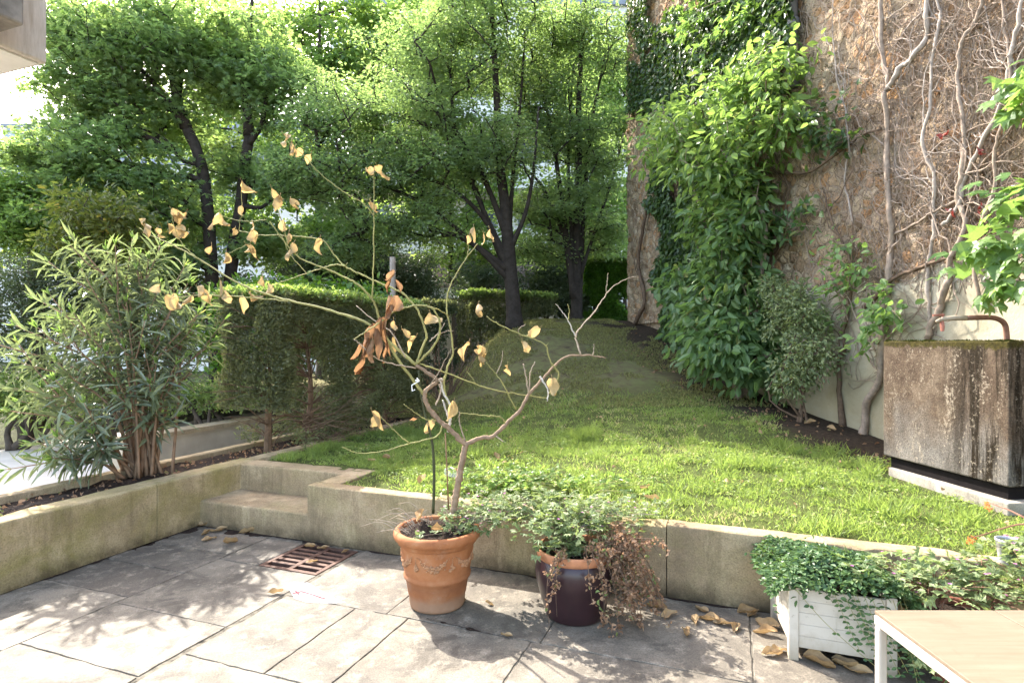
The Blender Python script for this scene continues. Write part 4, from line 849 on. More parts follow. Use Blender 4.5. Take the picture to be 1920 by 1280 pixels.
# ------------------------------------------------------------------ oleander
b = onz(268, 890, .4)
t = thing("oleander", "big oleander with long narrow leaves growing in the strip behind the left wall", "shrub", b)
gs, gl, gt = Geo(), Geo(), Geo(); tips = []
targets = [(30, 610, 5.3), (90, 490, 5.4), (140, 450, 5.5), (200, 470, 5.6), (180, 540, 5.3), (260, 480, 5.7), (300, 460, 5.8), (345, 500, 5.8), (390, 560, 5.8), (330, 560, 5.4), (400, 640, 5.6), (240, 600, 5.2),
           (110, 600, 5.2), (40, 680, 5.1), (120, 700, 5.0), (20, 770, 4.9), (60, 830, 4.8), (100, 860, 4.75), (300, 640, 5.2), (360, 700, 5.4), (180, 660, 5.0), (220, 740, 4.95), (290, 530, 5.9), (70, 560, 5.7),
           (160, 800, 4.9), (140, 870, 4.8), (310, 720, 5.1), (10, 880, 4.8), (-20, 640, 5.2), (230, 520, 5.5), (350, 620, 5.7), (280, 720, 5.0), (200, 830, 4.95), (330, 780, 5.2), (70, 740, 5.3), (-10, 720, 5.0), (190, 590, 5.6), (370, 590, 5.3)]
for k, (x, y, Y) in enumerate(targets):
    e = P(x, y, Y); d = e - b; s = b + np.array([rng.normal(0, .08), rng.normal(0, .06), 0]); m_ = s + d * .5 + [-d[0] * .22, -d[1] * .1, .14 * np.linalg.norm(d)]
    pts = spline([s, m_, e], 22); rr = np.linspace(.017, .004, 22) * rng.uniform(.8, 1.15); tube(gs, pts, rr, 6)
    Lp = np.linalg.norm(np.diff(pts, axis=0), axis=1).sum()
    br = [pts]
    for q in range(2):                                              # side shoots
        j = rng.integers(9, 17); v = nrm(pts[j + 1] - pts[j]); dd = nrm(v + .65 * rdir(1)[0] + [0, 0, .25]); l2 = rng.uniform(.22, .5); p2 = spline([pts[j], pts[j] + dd * l2 * .5, pts[j] + dd * l2 + [0, 0, .06]], 10); tube(gs, p2, np.linspace(.007, .003, 10), 5); br.append(p2)
    for p_ in br:
        n_ = len(p_); st0 = .5 if n_ == 22 else .25; f = np.arange(st0, 1.0, .052 * (22 / n_) ** .5 / max(Lp / 1.4, .6) if n_ == 22 else .19)
        for q in f:
            x_ = q * (n_ - 1); j = min(int(x_), n_ - 2); c = p_[j] + (p_[j + 1] - p_[j]) * (x_ - j); v = nrm(p_[j + 1] - p_[j]); a0 = rng.random() * 6.28
            ux = nrm(np.cross(v, [.3, .2, .9])); uy = np.cross(v, ux)
            for w in range(3):
                a = a0 + w * 2.094; r_ = ux * math.cos(a) + uy * math.sin(a); op = .5 + .55 * (1 - q) + rng.uniform(-.1, .25)
                D = nrm(v * (1 - op * .55) + r_ * (.55 + op * .5) + [0, 0, -.95 * (1 - q) - .05 + rng.normal(0, .12)]); leaves(gl, c, D, nrm(v + .3 * rdir(1)[0]) , rng.uniform(.15, .26), rng.uniform(.025, .037), 'lance')
        c = p_[-1]; v = nrm(p_[-1] - p_[-2])
        k_ = 7; D = nrm(v + .42 * rdir(k_)); leaves(gt, np.repeat(c[None], k_, 0), D, rdir(k_), rng.uniform(.05, .11, k_), .014, 'lance')
gs.build("stem", M['oleander_stem'], t, True); gl.build("foliage", M['lf_olea'], t)
o = gt.build("young_shoots", M['lf_lime'], t); o["label"] = "fresh yellow green shoots at the tips"

# ------------------------------------------------------------------ wall plants
def wall_clip(a): return (5.08 - .164 * a[:, 1] - a[:, 0]) > .05
W_ = lambda px, py, off: wall_at(px, py, off)
bb = wall_at(1400, 690, .35); bb[2] = float(lawn_z(bb[0], bb[1])) - .05
bl = [(W_(1370, 200, .65), (.75, .8, .6), 33), (W_(1290, 230, .95), (.75, .7, .6), 38), (W_(1420, 130, .4), (.4, .6, .42), 20), (W_(1250, 260, 1.1), (.45, .6, .35), 20), (W_(1340, 300, .9), (.7, .7, .55), 30), (W_(1430, 230, .4), (.4, .5, .4), 16),
      (W_(1370, 400, .65), (.55, .6, .6), 30), (W_(1330, 430, .6), (.35, .5, .4), 15), (W_(1380, 480, .5), (.45, .5, .6), 28), (W_(1330, 530, .75), (.5, .5, .55), 28), (W_(1390, 600, .55), (.45, .45, .5), 28), (W_(1340, 620, .8), (.5, .45, .45), 25), (W_(1430, 660, .45), (.4, .35, .3), 21), (W_(1375, 640, .75), (.5, .4, .35), 26), (W_(1310, 600, .9), (.3, .4, .4), 15), (W_(1370, 350, .5), (.6, .6, .6), 21), (W_(1225, 215, 1.0), (.3, .4, .2), 7), (W_(1470, 110, .4), (.2, .3, .25), 7), (W_(1480, 220, .4), (.25, .3, .25), 8), (W_(1290, 520, .8), (.25, .4, .25), 10)]
t = thing("wall_shrub", "large lush green shrub with broad leaves trained against the rubble wall", "shrub", bb)
g = Geo(); at = blobs(bl, .5); at = at[wall_clip(at)]
S, D = grow(g, [([bb, wall_at(1400, 560, .3), wall_at(1392, 420, .35), wall_at(1385, 300, .4), wall_at(1400, 170, .35)], .06, .02), ([bb + [.1, .1, 0], wall_at(1420, 560, .25), wall_at(1430, 400, .3), wall_at(1330, 250, .75)], .05, .02), ([bb - [.15, .1, 0], wall_at(1350, 560, .55), wall_at(1330, 450, .6), wall_at(1290, 320, .9)], .045, .015)], at, .004, zmin=bb[2] + .2)
g.build("stem", M['vine'], t, True)
up_ = S[:, 2] > 3.5 + .35 * rng.normal(size=len(S))
c = Geo(); sprays(c, S[~up_], D[~up_], 5.4, .30, .11, .175, .088, 'ovate', .6, .8); c.build("foliage", M['lf_shrub'], t)
c = Geo(); sprays(c, S[up_], D[up_], 6.0, .32, .11, .15, .072, 'ovate', .6, .6); o = c.build("upper_foliage", M['lf_lime'], t); o["label"] = "upper leaves coloured brighter yellow green to look sunlit"  # lime colour paints the sunlight on the upper shrub

q = wall_at(1505, 690, .4); q[2] = float(lawn_z(q[0], q[1])) - .03
bush("variegated_shrub", "small shrub with cream edged leaves beside the lush wall shrub", q, [(wall_at(1485, 560, .45), (.28, .28, .22), 22), (wall_at(1500, 690, .5), (.3, .25, .2), 16), (wall_at(1460, 600, .5), (.2, .25, .25), 12), (wall_at(1515, 610, .4), (.26, .25, .28), 24), (wall_at(1460, 530, .4), (.25, .2, .12), 10), (wall_at(1530, 660, .4), (.25, .22, .18), 18)], M['lf_varieg'], 15, .17, .06, .028, 'ovate', None, M['vinedark'], .014, .003, 5, .9, droop=.4, spread=1.0)
# ivy on the dark far end of the wall
t = thing("wall_ivy", "dense dark ivy cloaking the far end of the rubble wall", "ivy", wall_at(1330, 250, .1))
g = Geo(); n = 70000; px = rng.uniform(1176, 1490, n); py = rng.uniform(-130, 660, n); d = fbm(px / 70, py / 90, 4, 40)
lim = np.where(py < 330, 1480 - np.maximum(0, py - 60) * .22, 1420) + (fbm(py / 40, py * 0, 3, 6) - .45) * 120
low = np.where(py > 210, 1215 + (py - 210) * .06 + (fbm(py / 30, py * 0, 3, 3) - .45) * 60, 1176)
keep = (px < lim) & (d > .27) & (px > low); px, py = px[keep], py[keep]; n = len(px)
C = np.array([wall_at(a, b_, o_) for a, b_, o_ in zip(px, py, .05 + np.abs(rng.normal(0, .07, n)) + .1 * fbm(px / 60, py / 60, 3, 9))])
leaves(g, C, nrm(-UP * .9 + wnl * .35 + .55 * rng.normal(size=(n, 3))), nrm(wnl + .45 * rng.normal(size=(n, 3)) + UP * .25), rng.uniform(.07, .13, n), rng.uniform(.05, .09, n), 'quad'); g.build("foliage", M['lf_ivy'], t)
g = Geo()
for k in range(40):
    x0 = rng.uniform(1240, 1470); pts = [wall_at(x0 + rng.normal(0, 14), y_, .04) for y_ in np.linspace(560, -120, 14)]; tube(g, pts, np.linspace(.02, .005, 14), 5)
g.build("stem", M['vinedark'], t)
# hanging bright creeper sprays
def creeper(name, label, spots, n_each, leafm, L, W, tm, group, stemm=None, off=.1):
    c0 = wall_at(spots[0][0], spots[0][1], off); t = thing(name, label, "creeper", c0, group); g, s = Geo(), Geo()
    for (x0, y0, x1, y1, o0, o1) in spots:
        a = wall_at(x0, y0, o0); b = wall_at(x1, y1, o1); pts = spline([a, (a + b) / 2 + [0, 0, .08] + wnl * .05, b], 12); tube(s, pts, np.linspace(.007, .002, 12), 5)
        f = rng.random(n_each); i = np.minimum((f * 11).astype(int), 10); c = pts[i] + (pts[i + 1] - pts[i]) * (f * 11 - i)[:, None] + .07 * rng.normal(size=(n_each, 3)) * [1, 1, .7]
        dd = nrm(b - a); leaves(g, c, nrm(dd * .4 + wnl * .5 - UP * .45 + .6 * rng.normal(size=(n_each, 3))), nrm(UP * .8 + wnl * .5 + .45 * rng.normal(size=(n_each, 3))), L * rng.uniform(.6, 1.2, n_each), W * rng.uniform(.7, 1.2, n_each), tm)
    s.build("stem", stemm or M['vine'], t); g.build("foliage", leafm, t); return t
GC = "creepers on the rubble wall"
creeper("wall_creeper", "bright creeper sprays hanging at the top of the dark ivy", [(1420, -20, 1250, 60, .2, .45), (1440, 10, 1300, 95, .2, .45), (1400, 20, 1310, 130, .2, .4), (1430, -30, 1390, 60, .15, .3), (1350, -30, 1270, 20, .3, .5), (1340, 20, 1265, 85, .3, .5), (1440, 0, 1405, 45, .1, .2)], 46, M['lf_vine'], .13, .10, 'lobed', GC)
creeper("wall_creeper", "dark green creeper spray across the wall right of the lush shrub", [(1480, 260, 1605, 165, .1, .15), (1500, 270, 1600, 215, .1, .2), (1520, 280, 1590, 240, .1, .2), (1550, 290, 1620, 255, .08, .15), (1490, 240, 1560, 210, .1, .25), (1540, 260, 1575, 290, .1, .15)], 34, M['lf_ivy'], .11, .06, 'ovate', GC)
creeper("wall_creeper", "small creeper tuft low on the rubble below the dark green spray", [(1450, 420, 1540, 395, .1, .2), (1470, 440, 1560, 430, .1, .25), (1440, 400, 1500, 440, .1, .2), (1490, 400, 1530, 380, .1, .15)], 30, M['lf_shrub'], .12, .065, 'ovate', GC)
creeper("wall_creeper", "leafy creeper column on the plaster left of the thick trunk", [(1590, 600, 1560, 480, .1, .2), (1600, 560, 1620, 480, .1, .2), (1580, 560, 1550, 540, .1, .3), (1590, 530, 1640, 510, .1, .2), (1580, 620, 1540, 600, .1, .3), (1570, 480, 1600, 465, .1, .2)], 34, M['lf_vine'], .11, .055, 'ovate', GC)
creeper("wall_creeper", "fresh leafy shoots hanging round the thick trunk behind the tank", [(1660, 580, 1690, 600, .15, .3), (1650, 560, 1640, 620, .15, .35), (1640, 640, 1600, 665, .15, .35), (1670, 560, 1650, 545, .15, .25), (1650, 610, 1625, 640, .2, .4), (1655, 600, 1690, 590, .2, .35)], 26, M['lf_vine'], .11, .065, 'ovate', GC)
creeper("grape_creeper", "big lobed grape leaves hanging over the tank from the right edge", [(1960, 380, 1870, 420, .35, .5), (1960, 420, 1800, 490, .3, .55), (1940, 440, 1770, 540, .3, .5), (1960, 470, 1830, 560, .3, .5), (1960, 520, 1850, 580, .3, .45), (1950, 360, 1890, 370, .3, .4), (1990, 460, 1900, 540, .3, .5), (1940, 150, 1910, 160, .2, .3), (1940, 215, 1915, 200, .2, .3)], 22, M['lf_vine'], .145, .145, 'palm', GC, off=.3)

# bare vines
GV = "bare vines on the rubble wall"
def off_noise(n, a=.02): return a + np.abs(np.cumsum(rng.normal(0, .006, n)))
def bare_vine(label, path, r0, r1, mat, shoots=8, fine=12, base_z=None):
    pts = [wall_at(x, y, .06 + r0) for x, y in path]
    if base_z is not None: pts[0][2] = base_z
    t = thing("bare_vine", label, "vine", pts[0], GV); g = Geo(); n = max(12, len(path) * 6); sp = spline(pts, n); sp += np.stack([np.convolve(rng.normal(0, .03, n + 4), np.ones(5) / 5, 'valid') for _ in range(3)], 1)
    rr = np.linspace(r0, r1, n); 
    if base_z is not None: rr[:4] *= [1.7, 1.4, 1.2, 1.05]
    rr = rr * (1 + .18 * np.convolve(rng.normal(0, 1, n + 2), np.ones(3) / 3, 'valid')); tube(g, sp, rr, 9, wob=.14); g.build("vine_trunk", mat, t, True)
    h = Geo()
    for k in range(shoots + fine):
        th = k >= shoots; j = rng.integers(int(n * .2), n - 1); c = sp[j].copy(); l = rng.uniform(.3, 1.6) * (.6 if th else 1); steps = 14; w = [c]; ang = rng.normal(0, .5) + (math.pi if rng.random() < .12 else 0)
        for q in range(steps):
            ang += rng.normal(0, .42) - ang * .07; w.append(w[-1] + (wd * math.sin(ang) + UP * math.cos(ang)) * l / steps + wnl * rng.normal(0, .008))
        tube(h, w, np.linspace(.0045 if th else max(r0 * .32, .007), .0018, len(w)), 4 if th else 5, wob=.1, cap=False)
    h.build("side_shoots", mat, t); return t
bz0 = wall_at(1618, 800, .2); z_b = float(lawn_z(bz0[0], bz0[1])) - .08
bare_vine("thick twisting vine trunk rising from the ground left of the tank", [(1617, 812), (1622, 770), (1645, 720), (1655, 640), (1660, 560), (1668, 480), (1665, 400), (1659, 300), (1661, 198), (1665, 158), (1653, 119), (1649, 0), (1648, -120)], 0.038, .019, M['vine'], 12, 30, z_b)
bare_vine("pale vine forking right from the thick trunk near its top", [(1665, 165), (1690, 130), (1714, 107), (1734, 59), (1738, 0), (1742, -100)], .028, .018, M['vinepale'], 6, 10)
bare_vine("stout reddish vine climbing from behind the tap", [(1745, 640), (1762, 580), (1775, 530), (1790, 480), (1809, 416), (1797, 364), (1806, 300), (1805, 238), (1795, 143), (1809, 71), (1841, 0), (1860, -100)], .029, .016, M['vine'], 12, 28)
bare_vine("slim pale vine climbing straight between the two stout ones", [(1738, 640), (1735, 560), (1740, 500), (1747, 440), (1750, 356), (1738, 277), (1746, 178), (1754, 59), (1758, 0), (1762, -100)], .021, .013, M['vinepale'], 8, 16)
bare_vine("leaning vine slanting up to the right edge of the photo", [(1770, 420), (1800, 380), (1817, 325), (1857, 245), (1888, 139), (1904, 59), (1918, -40)], .024, .015, M['vinepale'], 8, 14)
bare_vine("thin vine crossing from the stout trunk up to the right", [(1675, 440), (1715, 420), (1754, 396), (1797, 370), (1850, 300), (1900, 230)], .014, .009, M['vine'], 4, 10)
bare_vine("dark vine arching low over the rubble beside the lush shrub", [(1461, 329), (1516, 325), (1564, 293), (1595, 265), (1655, 241)], .02, .012, M['vinedark'], 5, 10)
bare_vine("thick diagonal vine lying along the top of the plaster", [(1620, 575), (1655, 544), (1672, 526), (1726, 501), (1782, 486), (1830, 440), (1880, 410)], .026, .014, M['vinedark'], 5, 12)
bare_vine("slender vine winding up near the right edge", [(1840, 560), (1830, 470), (1850, 400), (1862, 320), (1880, 240), (1895, 140), (1880, 60), (1888, -50)], .02, .012, M['vine'], 8, 16)
bare_vine("old vine stem rising out of the soil below the leafy column", [(1576, 760), (1572, 690), (1585, 640), (1590, 570), (1600, 500), (1575, 440), (1540, 360)], .028, .010, M['vinedark'], 6, 18, z_b + .12)
bare_vine("thin grey vine high between the downpipe and the thick trunk", [(1600, 420), (1585, 330), (1595, 240), (1570, 160), (1560, 60), (1575, -60)], .011, .006, M['vinepale'], 6, 16)
bare_vine("crooked vine trunk on the far bare corner of the wall", [(1192, 606), (1207, 560), (1196, 500), (1204, 440), (1215, 380)], .05, .03, M['vinedark'], 2, 2)
t = thing("vine_tangle", "fine tangle of dry leafless creeper twigs over the whole rubble wall", "vine", wall_at(1700, 250, .05)); t["kind"] = "stuff"; g = Geo()
for k in range(760):
    x0 = rng.uniform(1500, 1930) if k % 3 else rng.uniform(1650, 1930); y0 = rng.uniform(-80, 560); c = wall_at(x0, y0, .05); l = rng.uniform(.4, 1.7); ang = rng.normal(0, .8); w = [c]
    for q in range(12):
        ang += rng.normal(0, .5) - ang * .08; w.append(w[-1] + (wd * math.sin(ang) + UP * math.cos(ang)) * l / 12 + wnl * rng.normal(0, .007))
    tube(g, w, np.linspace(rng.uniform(.002, .006), .001, len(w)), 4, var=rng.random(), cap=False)
for k in range(150):
    x0 = rng.uniform(1530, 1760); y0 = rng.uniform(520, 720); c = wall_at(x0, y0, .06); l = rng.uniform(.2, .7); ang = rng.normal(0, 1.2); w = [c]
    for q in range(9):
        ang += rng.normal(0, .35); w.append(w[-1] + (wd * math.sin(ang) + UP * math.cos(ang)) * l / 9)
    tube(g, w, np.linspace(.005, .0015, len(w)), 4, cap=False)
tg = g.build("twigs", M['vine'], t); tg["kind"] = "stuff"
for k, (x, y) in enumerate([(1767, 255), (1773, 330), (1846, 285), (1790, 395), (1660, 315)]):
    pass
g = Geo(); t = thing("red_creeper_leaves", "few shrivelled dark red leaves left on the bare vines", "leaves", wall_at(1790, 300, .1)); t["kind"] = "stuff"
cs = []
for (x, y) in [(1767, 255), (1846, 285), (1790, 395), (1840, 400)]:
    for q in range(2): cs.append(wall_at(x + rng.normal(0, 6), y + rng.normal(0, 6), .12))
leaves(g, np.array(cs), rdir(len(cs)) - [0, 0, .6], rdir(len(cs)), .065, .045, 'dry1'); lf = leafmat("shrivelled_red_leaf", (.13, .022, .018), (.25, .05, .035), (.22, .04, .03), .3); o = g.build("leaves", lf, t); o["kind"] = "stuff"

# low sunny green planting across the neighbour's path
bush("low_green_shrub", "low sunny green shrub beyond the bright path behind the oleander", G_(30, 9.0), [(P(0, 740, 9.0), (.9, .5, .4), 40), (P(100, 730, 9.2), (.8, .5, .4), 36), (P(190, 735, 9.6), (.8, .5, .35), 30), (P(-80, 720, 9), (.8, .5, .5), 26)], M['lf_hedge'], 26, .25, .07, .04, group=GS)
bush("low_green_shrub", "low green plant growing over the beige wall behind the gap in the hedge", G_(400, 8.6), [(P(360, 740, 8.8), (.6, .35, .28), 26), (P(440, 730, 9), (.6, .35, .25), 24), (P(300, 735, 8.6), (.5, .35, .25), 18)], M['lf_hedge'], 22, .22, .06, .035, group=GS)
# ------------------------------------------------------------------ terracotta pot with the dead lemon tree
pc = onz(820, 1131, 0); pc[2] = 0
t = thing("terracotta_pot", "big weathered terracotta pot with garland relief on the terrace", "flower pot", pc)
prof = [(.0, .004), (.150, .004), (.163, .010), (.168, .028), (.171, .075), (.175, .082), (.186, .150), (.189, .160), (.194, .176), (.203, .186), (.205, .197), (.199, .207), (.199, .215), (.212, .300), (.221, .372), (.224, .380), (.233, .388), (.240, .394), (.240, .404), (.252, .412), (.262, .424), (.265, .440), (.262, .455), (.252, .466), (.240, .470), (.228, .464), (.220, .448), (.214, .40)]
g = Geo(); lathe(g, prof, pc, 72); g.build("pot_body", M['terracotta'], t, True)
def potr(z): return np.interp(z, [.215, .300, .372], [.199, .212, .221])
def potp(phi, z, o=0): r = potr(z) + o; return pc + np.array([r * math.cos(phi), r * math.sin(phi), z])
for k in range(6):
    a0 = math.radians(-118 + 60 * k); a1 = a0 + math.radians(60)
    g = Geo(); n = 30
    for i in range(n):                                              # swag of small fruits and leaves
        f = i / (n - 1); ph = a0 + .12 + (a1 - a0 - .24) * f; z = .345 - .062 * (1 - (2 * f - 1) ** 2); w = .006 + .011 * (1 - (2 * f - 1) ** 2)
        for q in range(3):
            c = potp(ph + rng.normal(0, .015), z + rng.normal(0, w * .6), .001); r = w * rng.uniform(.45, .8); d = rdir(1)[0] * r * .5; tube(g, [c - d, c, c + d], [r * .35, r, r * .35], 6)
    g.build("garland", M['relief'], t, True)
    g = Geo()
    for q in range(16):
        z = .350 - .078 * q / 15; w = .004 + .012 * smooth((q - 5) / 9.) ; c = potp(a0 + rng.normal(0, .3) * w / .2 * 2, z, .001); r = w * .8; tube(g, [c - [0, 0, r * .6], c, c + [0, 0, r * .6]], [r * .4, r, r * .4], 6)
    g.build("tassel", M['relief'], t, True)
g = Geo(); a = np.linspace(0, 2 * math.pi, 40, endpoint=False); rs = np.linspace(0, .222, 12); V = []
for r in rs:
    for q in a: x, y = r * math.cos(q), r * math.sin(q); V.append(pc + [x, y, .442 + .022 * (1 - (r / .222) ** 2) + .05 * math.exp(-((x + .09) ** 2 + (y + .02) ** 2) / .004) + (vnoise(np.array(x * 40), np.array(y * 40), 2) - .5) * .022])
i = (np.arange(11)[:, None] * 40 + np.arange(40)[None]); j = (np.arange(11)[:, None] * 40 + (np.arange(40)[None] + 1) % 40)
g.add(np.array(V), np.stack([i, j, j + 40, i + 40], -1).reshape(-1, 4)); g.build("soil", M['soil'], t, True)

YT = pc[1] + .02
root = P(851, 957, YT)
t = thing("dead_lemon_tree", "nearly leafless spreading little tree in the terracotta pot with a few dry leaves", "potted tree", root)
gT, gB, gG, gW = Geo(), Geo(), Geo(), Geo()
def px3(path, y0, y1):
    path = np.array(path, float); L = np.concatenate([[0], np.cumsum(np.linalg.norm(np.diff(path, axis=0), axis=1))]); L /= L[-1]
    return [P(x, y, YT + y0 + (y1 - y0) * f) for (x, y), f in zip(path, L)]
BR = {}
def branch(g, path, y0, y1, r0, r1, knots=True, key=None):
    c = px3(path, y0, y1); n = max(10, len(path) * 6); s = spline(c, n); rr = np.linspace(r0, r1, n) * .8
    if knots: s[1:-1] += rng.normal(0, .0016, (n - 2, 3)); rr = rr * (1 + .10 * rng.random(n)) * np.where(np.arange(n) % 7 == 3, 1.22, 1.0)
    tube(g, s, rr, 8, cap=True)
    if key: BR[key] = s
    return s
mm = .0016
branch(gT, [(851, 965), (853, 940), (858, 912), (866, 868), (873, 830)], 0, 0, .026, .021)
branch(gT, [(873, 834), (845, 806), (826, 790), (804, 765), (796, 742), (802, 729), (819, 714), (802, 699), (780, 684)], 0, -.05, .0185, .012)
branch(gT, [(871, 834), (900, 821), (926, 817), (952, 791), (975, 769), (990, 742), (1005, 724), (1016, 711), (1039, 686), (1061, 669), (1091, 666), (1114, 667), (1136, 671)], 0, .12, .0165, .004)
branch(gB, [(819, 714), (827, 711), (829, 714)], -.03, -.03, .010, .008)
A = branch(gG, [(780, 684), (735, 645), (690, 606), (640, 589), (600, 577), (525, 559), (450, 532), (375, 487), (326, 461), (280, 440), (262, 428)], -.05, .30, .0115, .003, key='A')
branch(gG, [(797, 742), (772, 709), (742, 667), (722, 627), (710, 593), (700, 565), (676, 537), (647, 520), (607, 502), (563, 484), (535, 455), (505, 415)], -.02, -.30, .011, .003, key='B')
branch(gG, [(780, 684), (797, 640), (799, 624), (785, 584), (772, 568), (754, 549), (719, 534), (683, 517), (647, 499), (622, 471), (607, 452), (575, 445), (530, 441), (485, 441), (448, 432)], -.05, .10, .0085, .0028, key='E')
branch(gG, [(647, 499), (629, 496), (607, 502), (576, 512), (541, 524), (507, 537)], .02, .2, .005, .0025)
branch(gG, [(698, 561), (700, 487), (701, 405), (701, 340), (700, 314)], -.14, -.16, .005, .0024, key='C')
branch(gG, [(701, 405), (682, 382), (645, 360), (600, 326), (575, 296), (555, 280), (535, 262)], -.155, -.2, .004, .002, key='D')
branch(gG, [(780, 684), (814, 648), (825, 620), (820, 590), (803, 575), (776, 573), (742, 583), (712, 604), (690, 619), (664, 636)], -.05, -.25, .0085, .004)
branch(gG, [(803, 575), (822, 580), (840, 591)], -.12, .02, .005, .004)
branch(gW, [(840, 810), (846, 765), (832, 738), (826, 714)], .01, .02, .0085, .007)
branch(gG, [(846, 765), (833, 730), (838, 690), (849, 664), (846, 622), (838, 585), (840, 547), (855, 514), (877, 480), (896, 457)], .015, .12, .0085, .003, key='G')
branch(gG, [(877, 480), (878, 455), (877, 444)], .1, .1, .003, .002)
branch(gB, [(1089, 665), (1080, 632), (1091, 611), (1114, 585), (1132, 559), (1147, 540), (1174, 523), (1198, 518)], .1, .28, .0065, .002)
branch(gB, [(1136, 550), (1138, 530), (1140, 512)], .18, .18, .003, .002)
branch(gW, [(1080, 632), (1065, 600), (1052, 582), (1042, 570)], .1, .05, .005, .002)
branch(gG, [(1065, 600), (1067, 585), (1065, 570)], .07, .07, .0035, .002)
branch(gB, [(1112, 667), (1113, 655), (1114, 645)], .1, .1, .0035, .0025)
branch(gW, [(1012, 705), (1027, 731), (1026, 752)], .07, .02, .007, .004)
branch(gG, [(1030, 738), (1048, 705), (1041, 690), (1031, 675), (1020, 645), (975, 626), (937, 609), (912, 593)], .06, -.06, .006, .0035, key='J')
branch(gB, [(975, 630), (972, 618), (985, 608)], .0, -.03, .003, .002)
branch(gG, [(787, 682), (832, 697), (892, 720), (937, 733), (975, 739), (1024, 746)], -.04, .2, .0055, .003, key='K')
branch(gG, [(892, 720), (885, 708), (876, 697)], .05, .05, .003, .002)
branch(gG, [(968, 768), (949, 731), (938, 712), (930, 701), (911, 679)], .04, -.1, .005, .0025)
branch(gB, [(930, 701), (940, 680), (943, 657)], -.03, -.05, .003, .002)
branch(gB, [(993, 733), (994, 700), (1003, 678)], .05, .03, .005, .003)
branch(gB, [(991, 737), (986, 705), (981, 682)], .05, .0, .006, .004)
branch(gG, [(948, 795), (940, 783), (926, 780), (895, 777), (862, 774)], .03, -.08, .0055, .003)
branch(gG, [(829, 799), (821, 816), (790, 826), (765, 832), (724, 844), (675, 849), (641, 838)], .0, -.16, .006, .0022)
branch(gG, [(767, 831), (745, 812), (724, 791), (703, 771)], -.07, -.12, .004, .0025)
branch(gG, [(821, 789), (799, 786), (776, 772), (757, 757)], .0, -.12, .004, .0022)
branch(gB, [(872, 826), (865, 805), (862, 795), (861, 772)], .0, -.03, .0055, .0035)
branch(gB, [(930, 817), (938, 823), (944, 828)], .01, -.03, .005, .003)
branch(gB, [(795, 745), (805, 725), (822, 700), (832, 680), (846, 655)], -.02, -.2, .004, .002)
branch(gB, [(780, 690), (712, 675), (675, 645), (664, 636)], -.05, -.26, .0045, .003)
branch(gB, [(760, 670), (735, 625), (700, 600), (668, 573)], -.06, .1, .005, .003)
branch(gG, [(540, 565), (480, 559), (401, 553), (340, 556), (318, 560)], .10, .04, .0045, .002, key='T')
branch(gG, [(375, 487), (345, 462), (330, 435), (322, 405)], .18, .16, .0035, .0018)
branch(gG, [(575, 512), (555, 490), (540, 470), (528, 440)], -.2, -.1, .003, .0018)
branch(gG, [(500, 412), (470, 415), (440, 412), (415, 404)], -.3, -.34, .0028, .0018); branch(gG, [(540, 460), (530, 420), (517, 385), (508, 362)], -.26, -.2, .0028, .0016)
branch(gG, [(448, 432), (452, 400), (453, 355)], .1, .06, .0026, .0016); branch(gG, [(485, 441), (470, 455), (440, 470), (420, 480)], .08, .03, .0026, .0016)
branch(gB, [(817, 760), (826, 735), (823, 720)], 0, .03, .006, .005); branch(gW, [(830, 750), (838, 775), (845, 795)], .0, .02, .006, .008)
branch(gB, [(805, 640), (822, 625), (834, 606)], -.1, -.02, .0045, .0025); branch(gB, [(820, 628), (834, 622), (850, 620)], -.06, .03, .003, .002)
for s, k in ((BR['J'], 6), (BR['K'], 6), (BR['G'], 5), (BR['A'], 8), (BR['B'], 6), (BR['E'], 6)):     # thorns and spurs
    for q in range(k):
        j = rng.integers(3, len(s) - 2); e = s[j] + rdir(1)[0] * rng.uniform(.012, .03); tube(gG, [s[j], e], [.0022, .0008], 4)
gT.build("trunk", M['trunkbark'], t, True); gB.build("twigs", M['twig'], t, True); gG.build("green_branches", M['greenstem'], t, True); gW.build("bleached_branches", M['paletwig'], t, True)
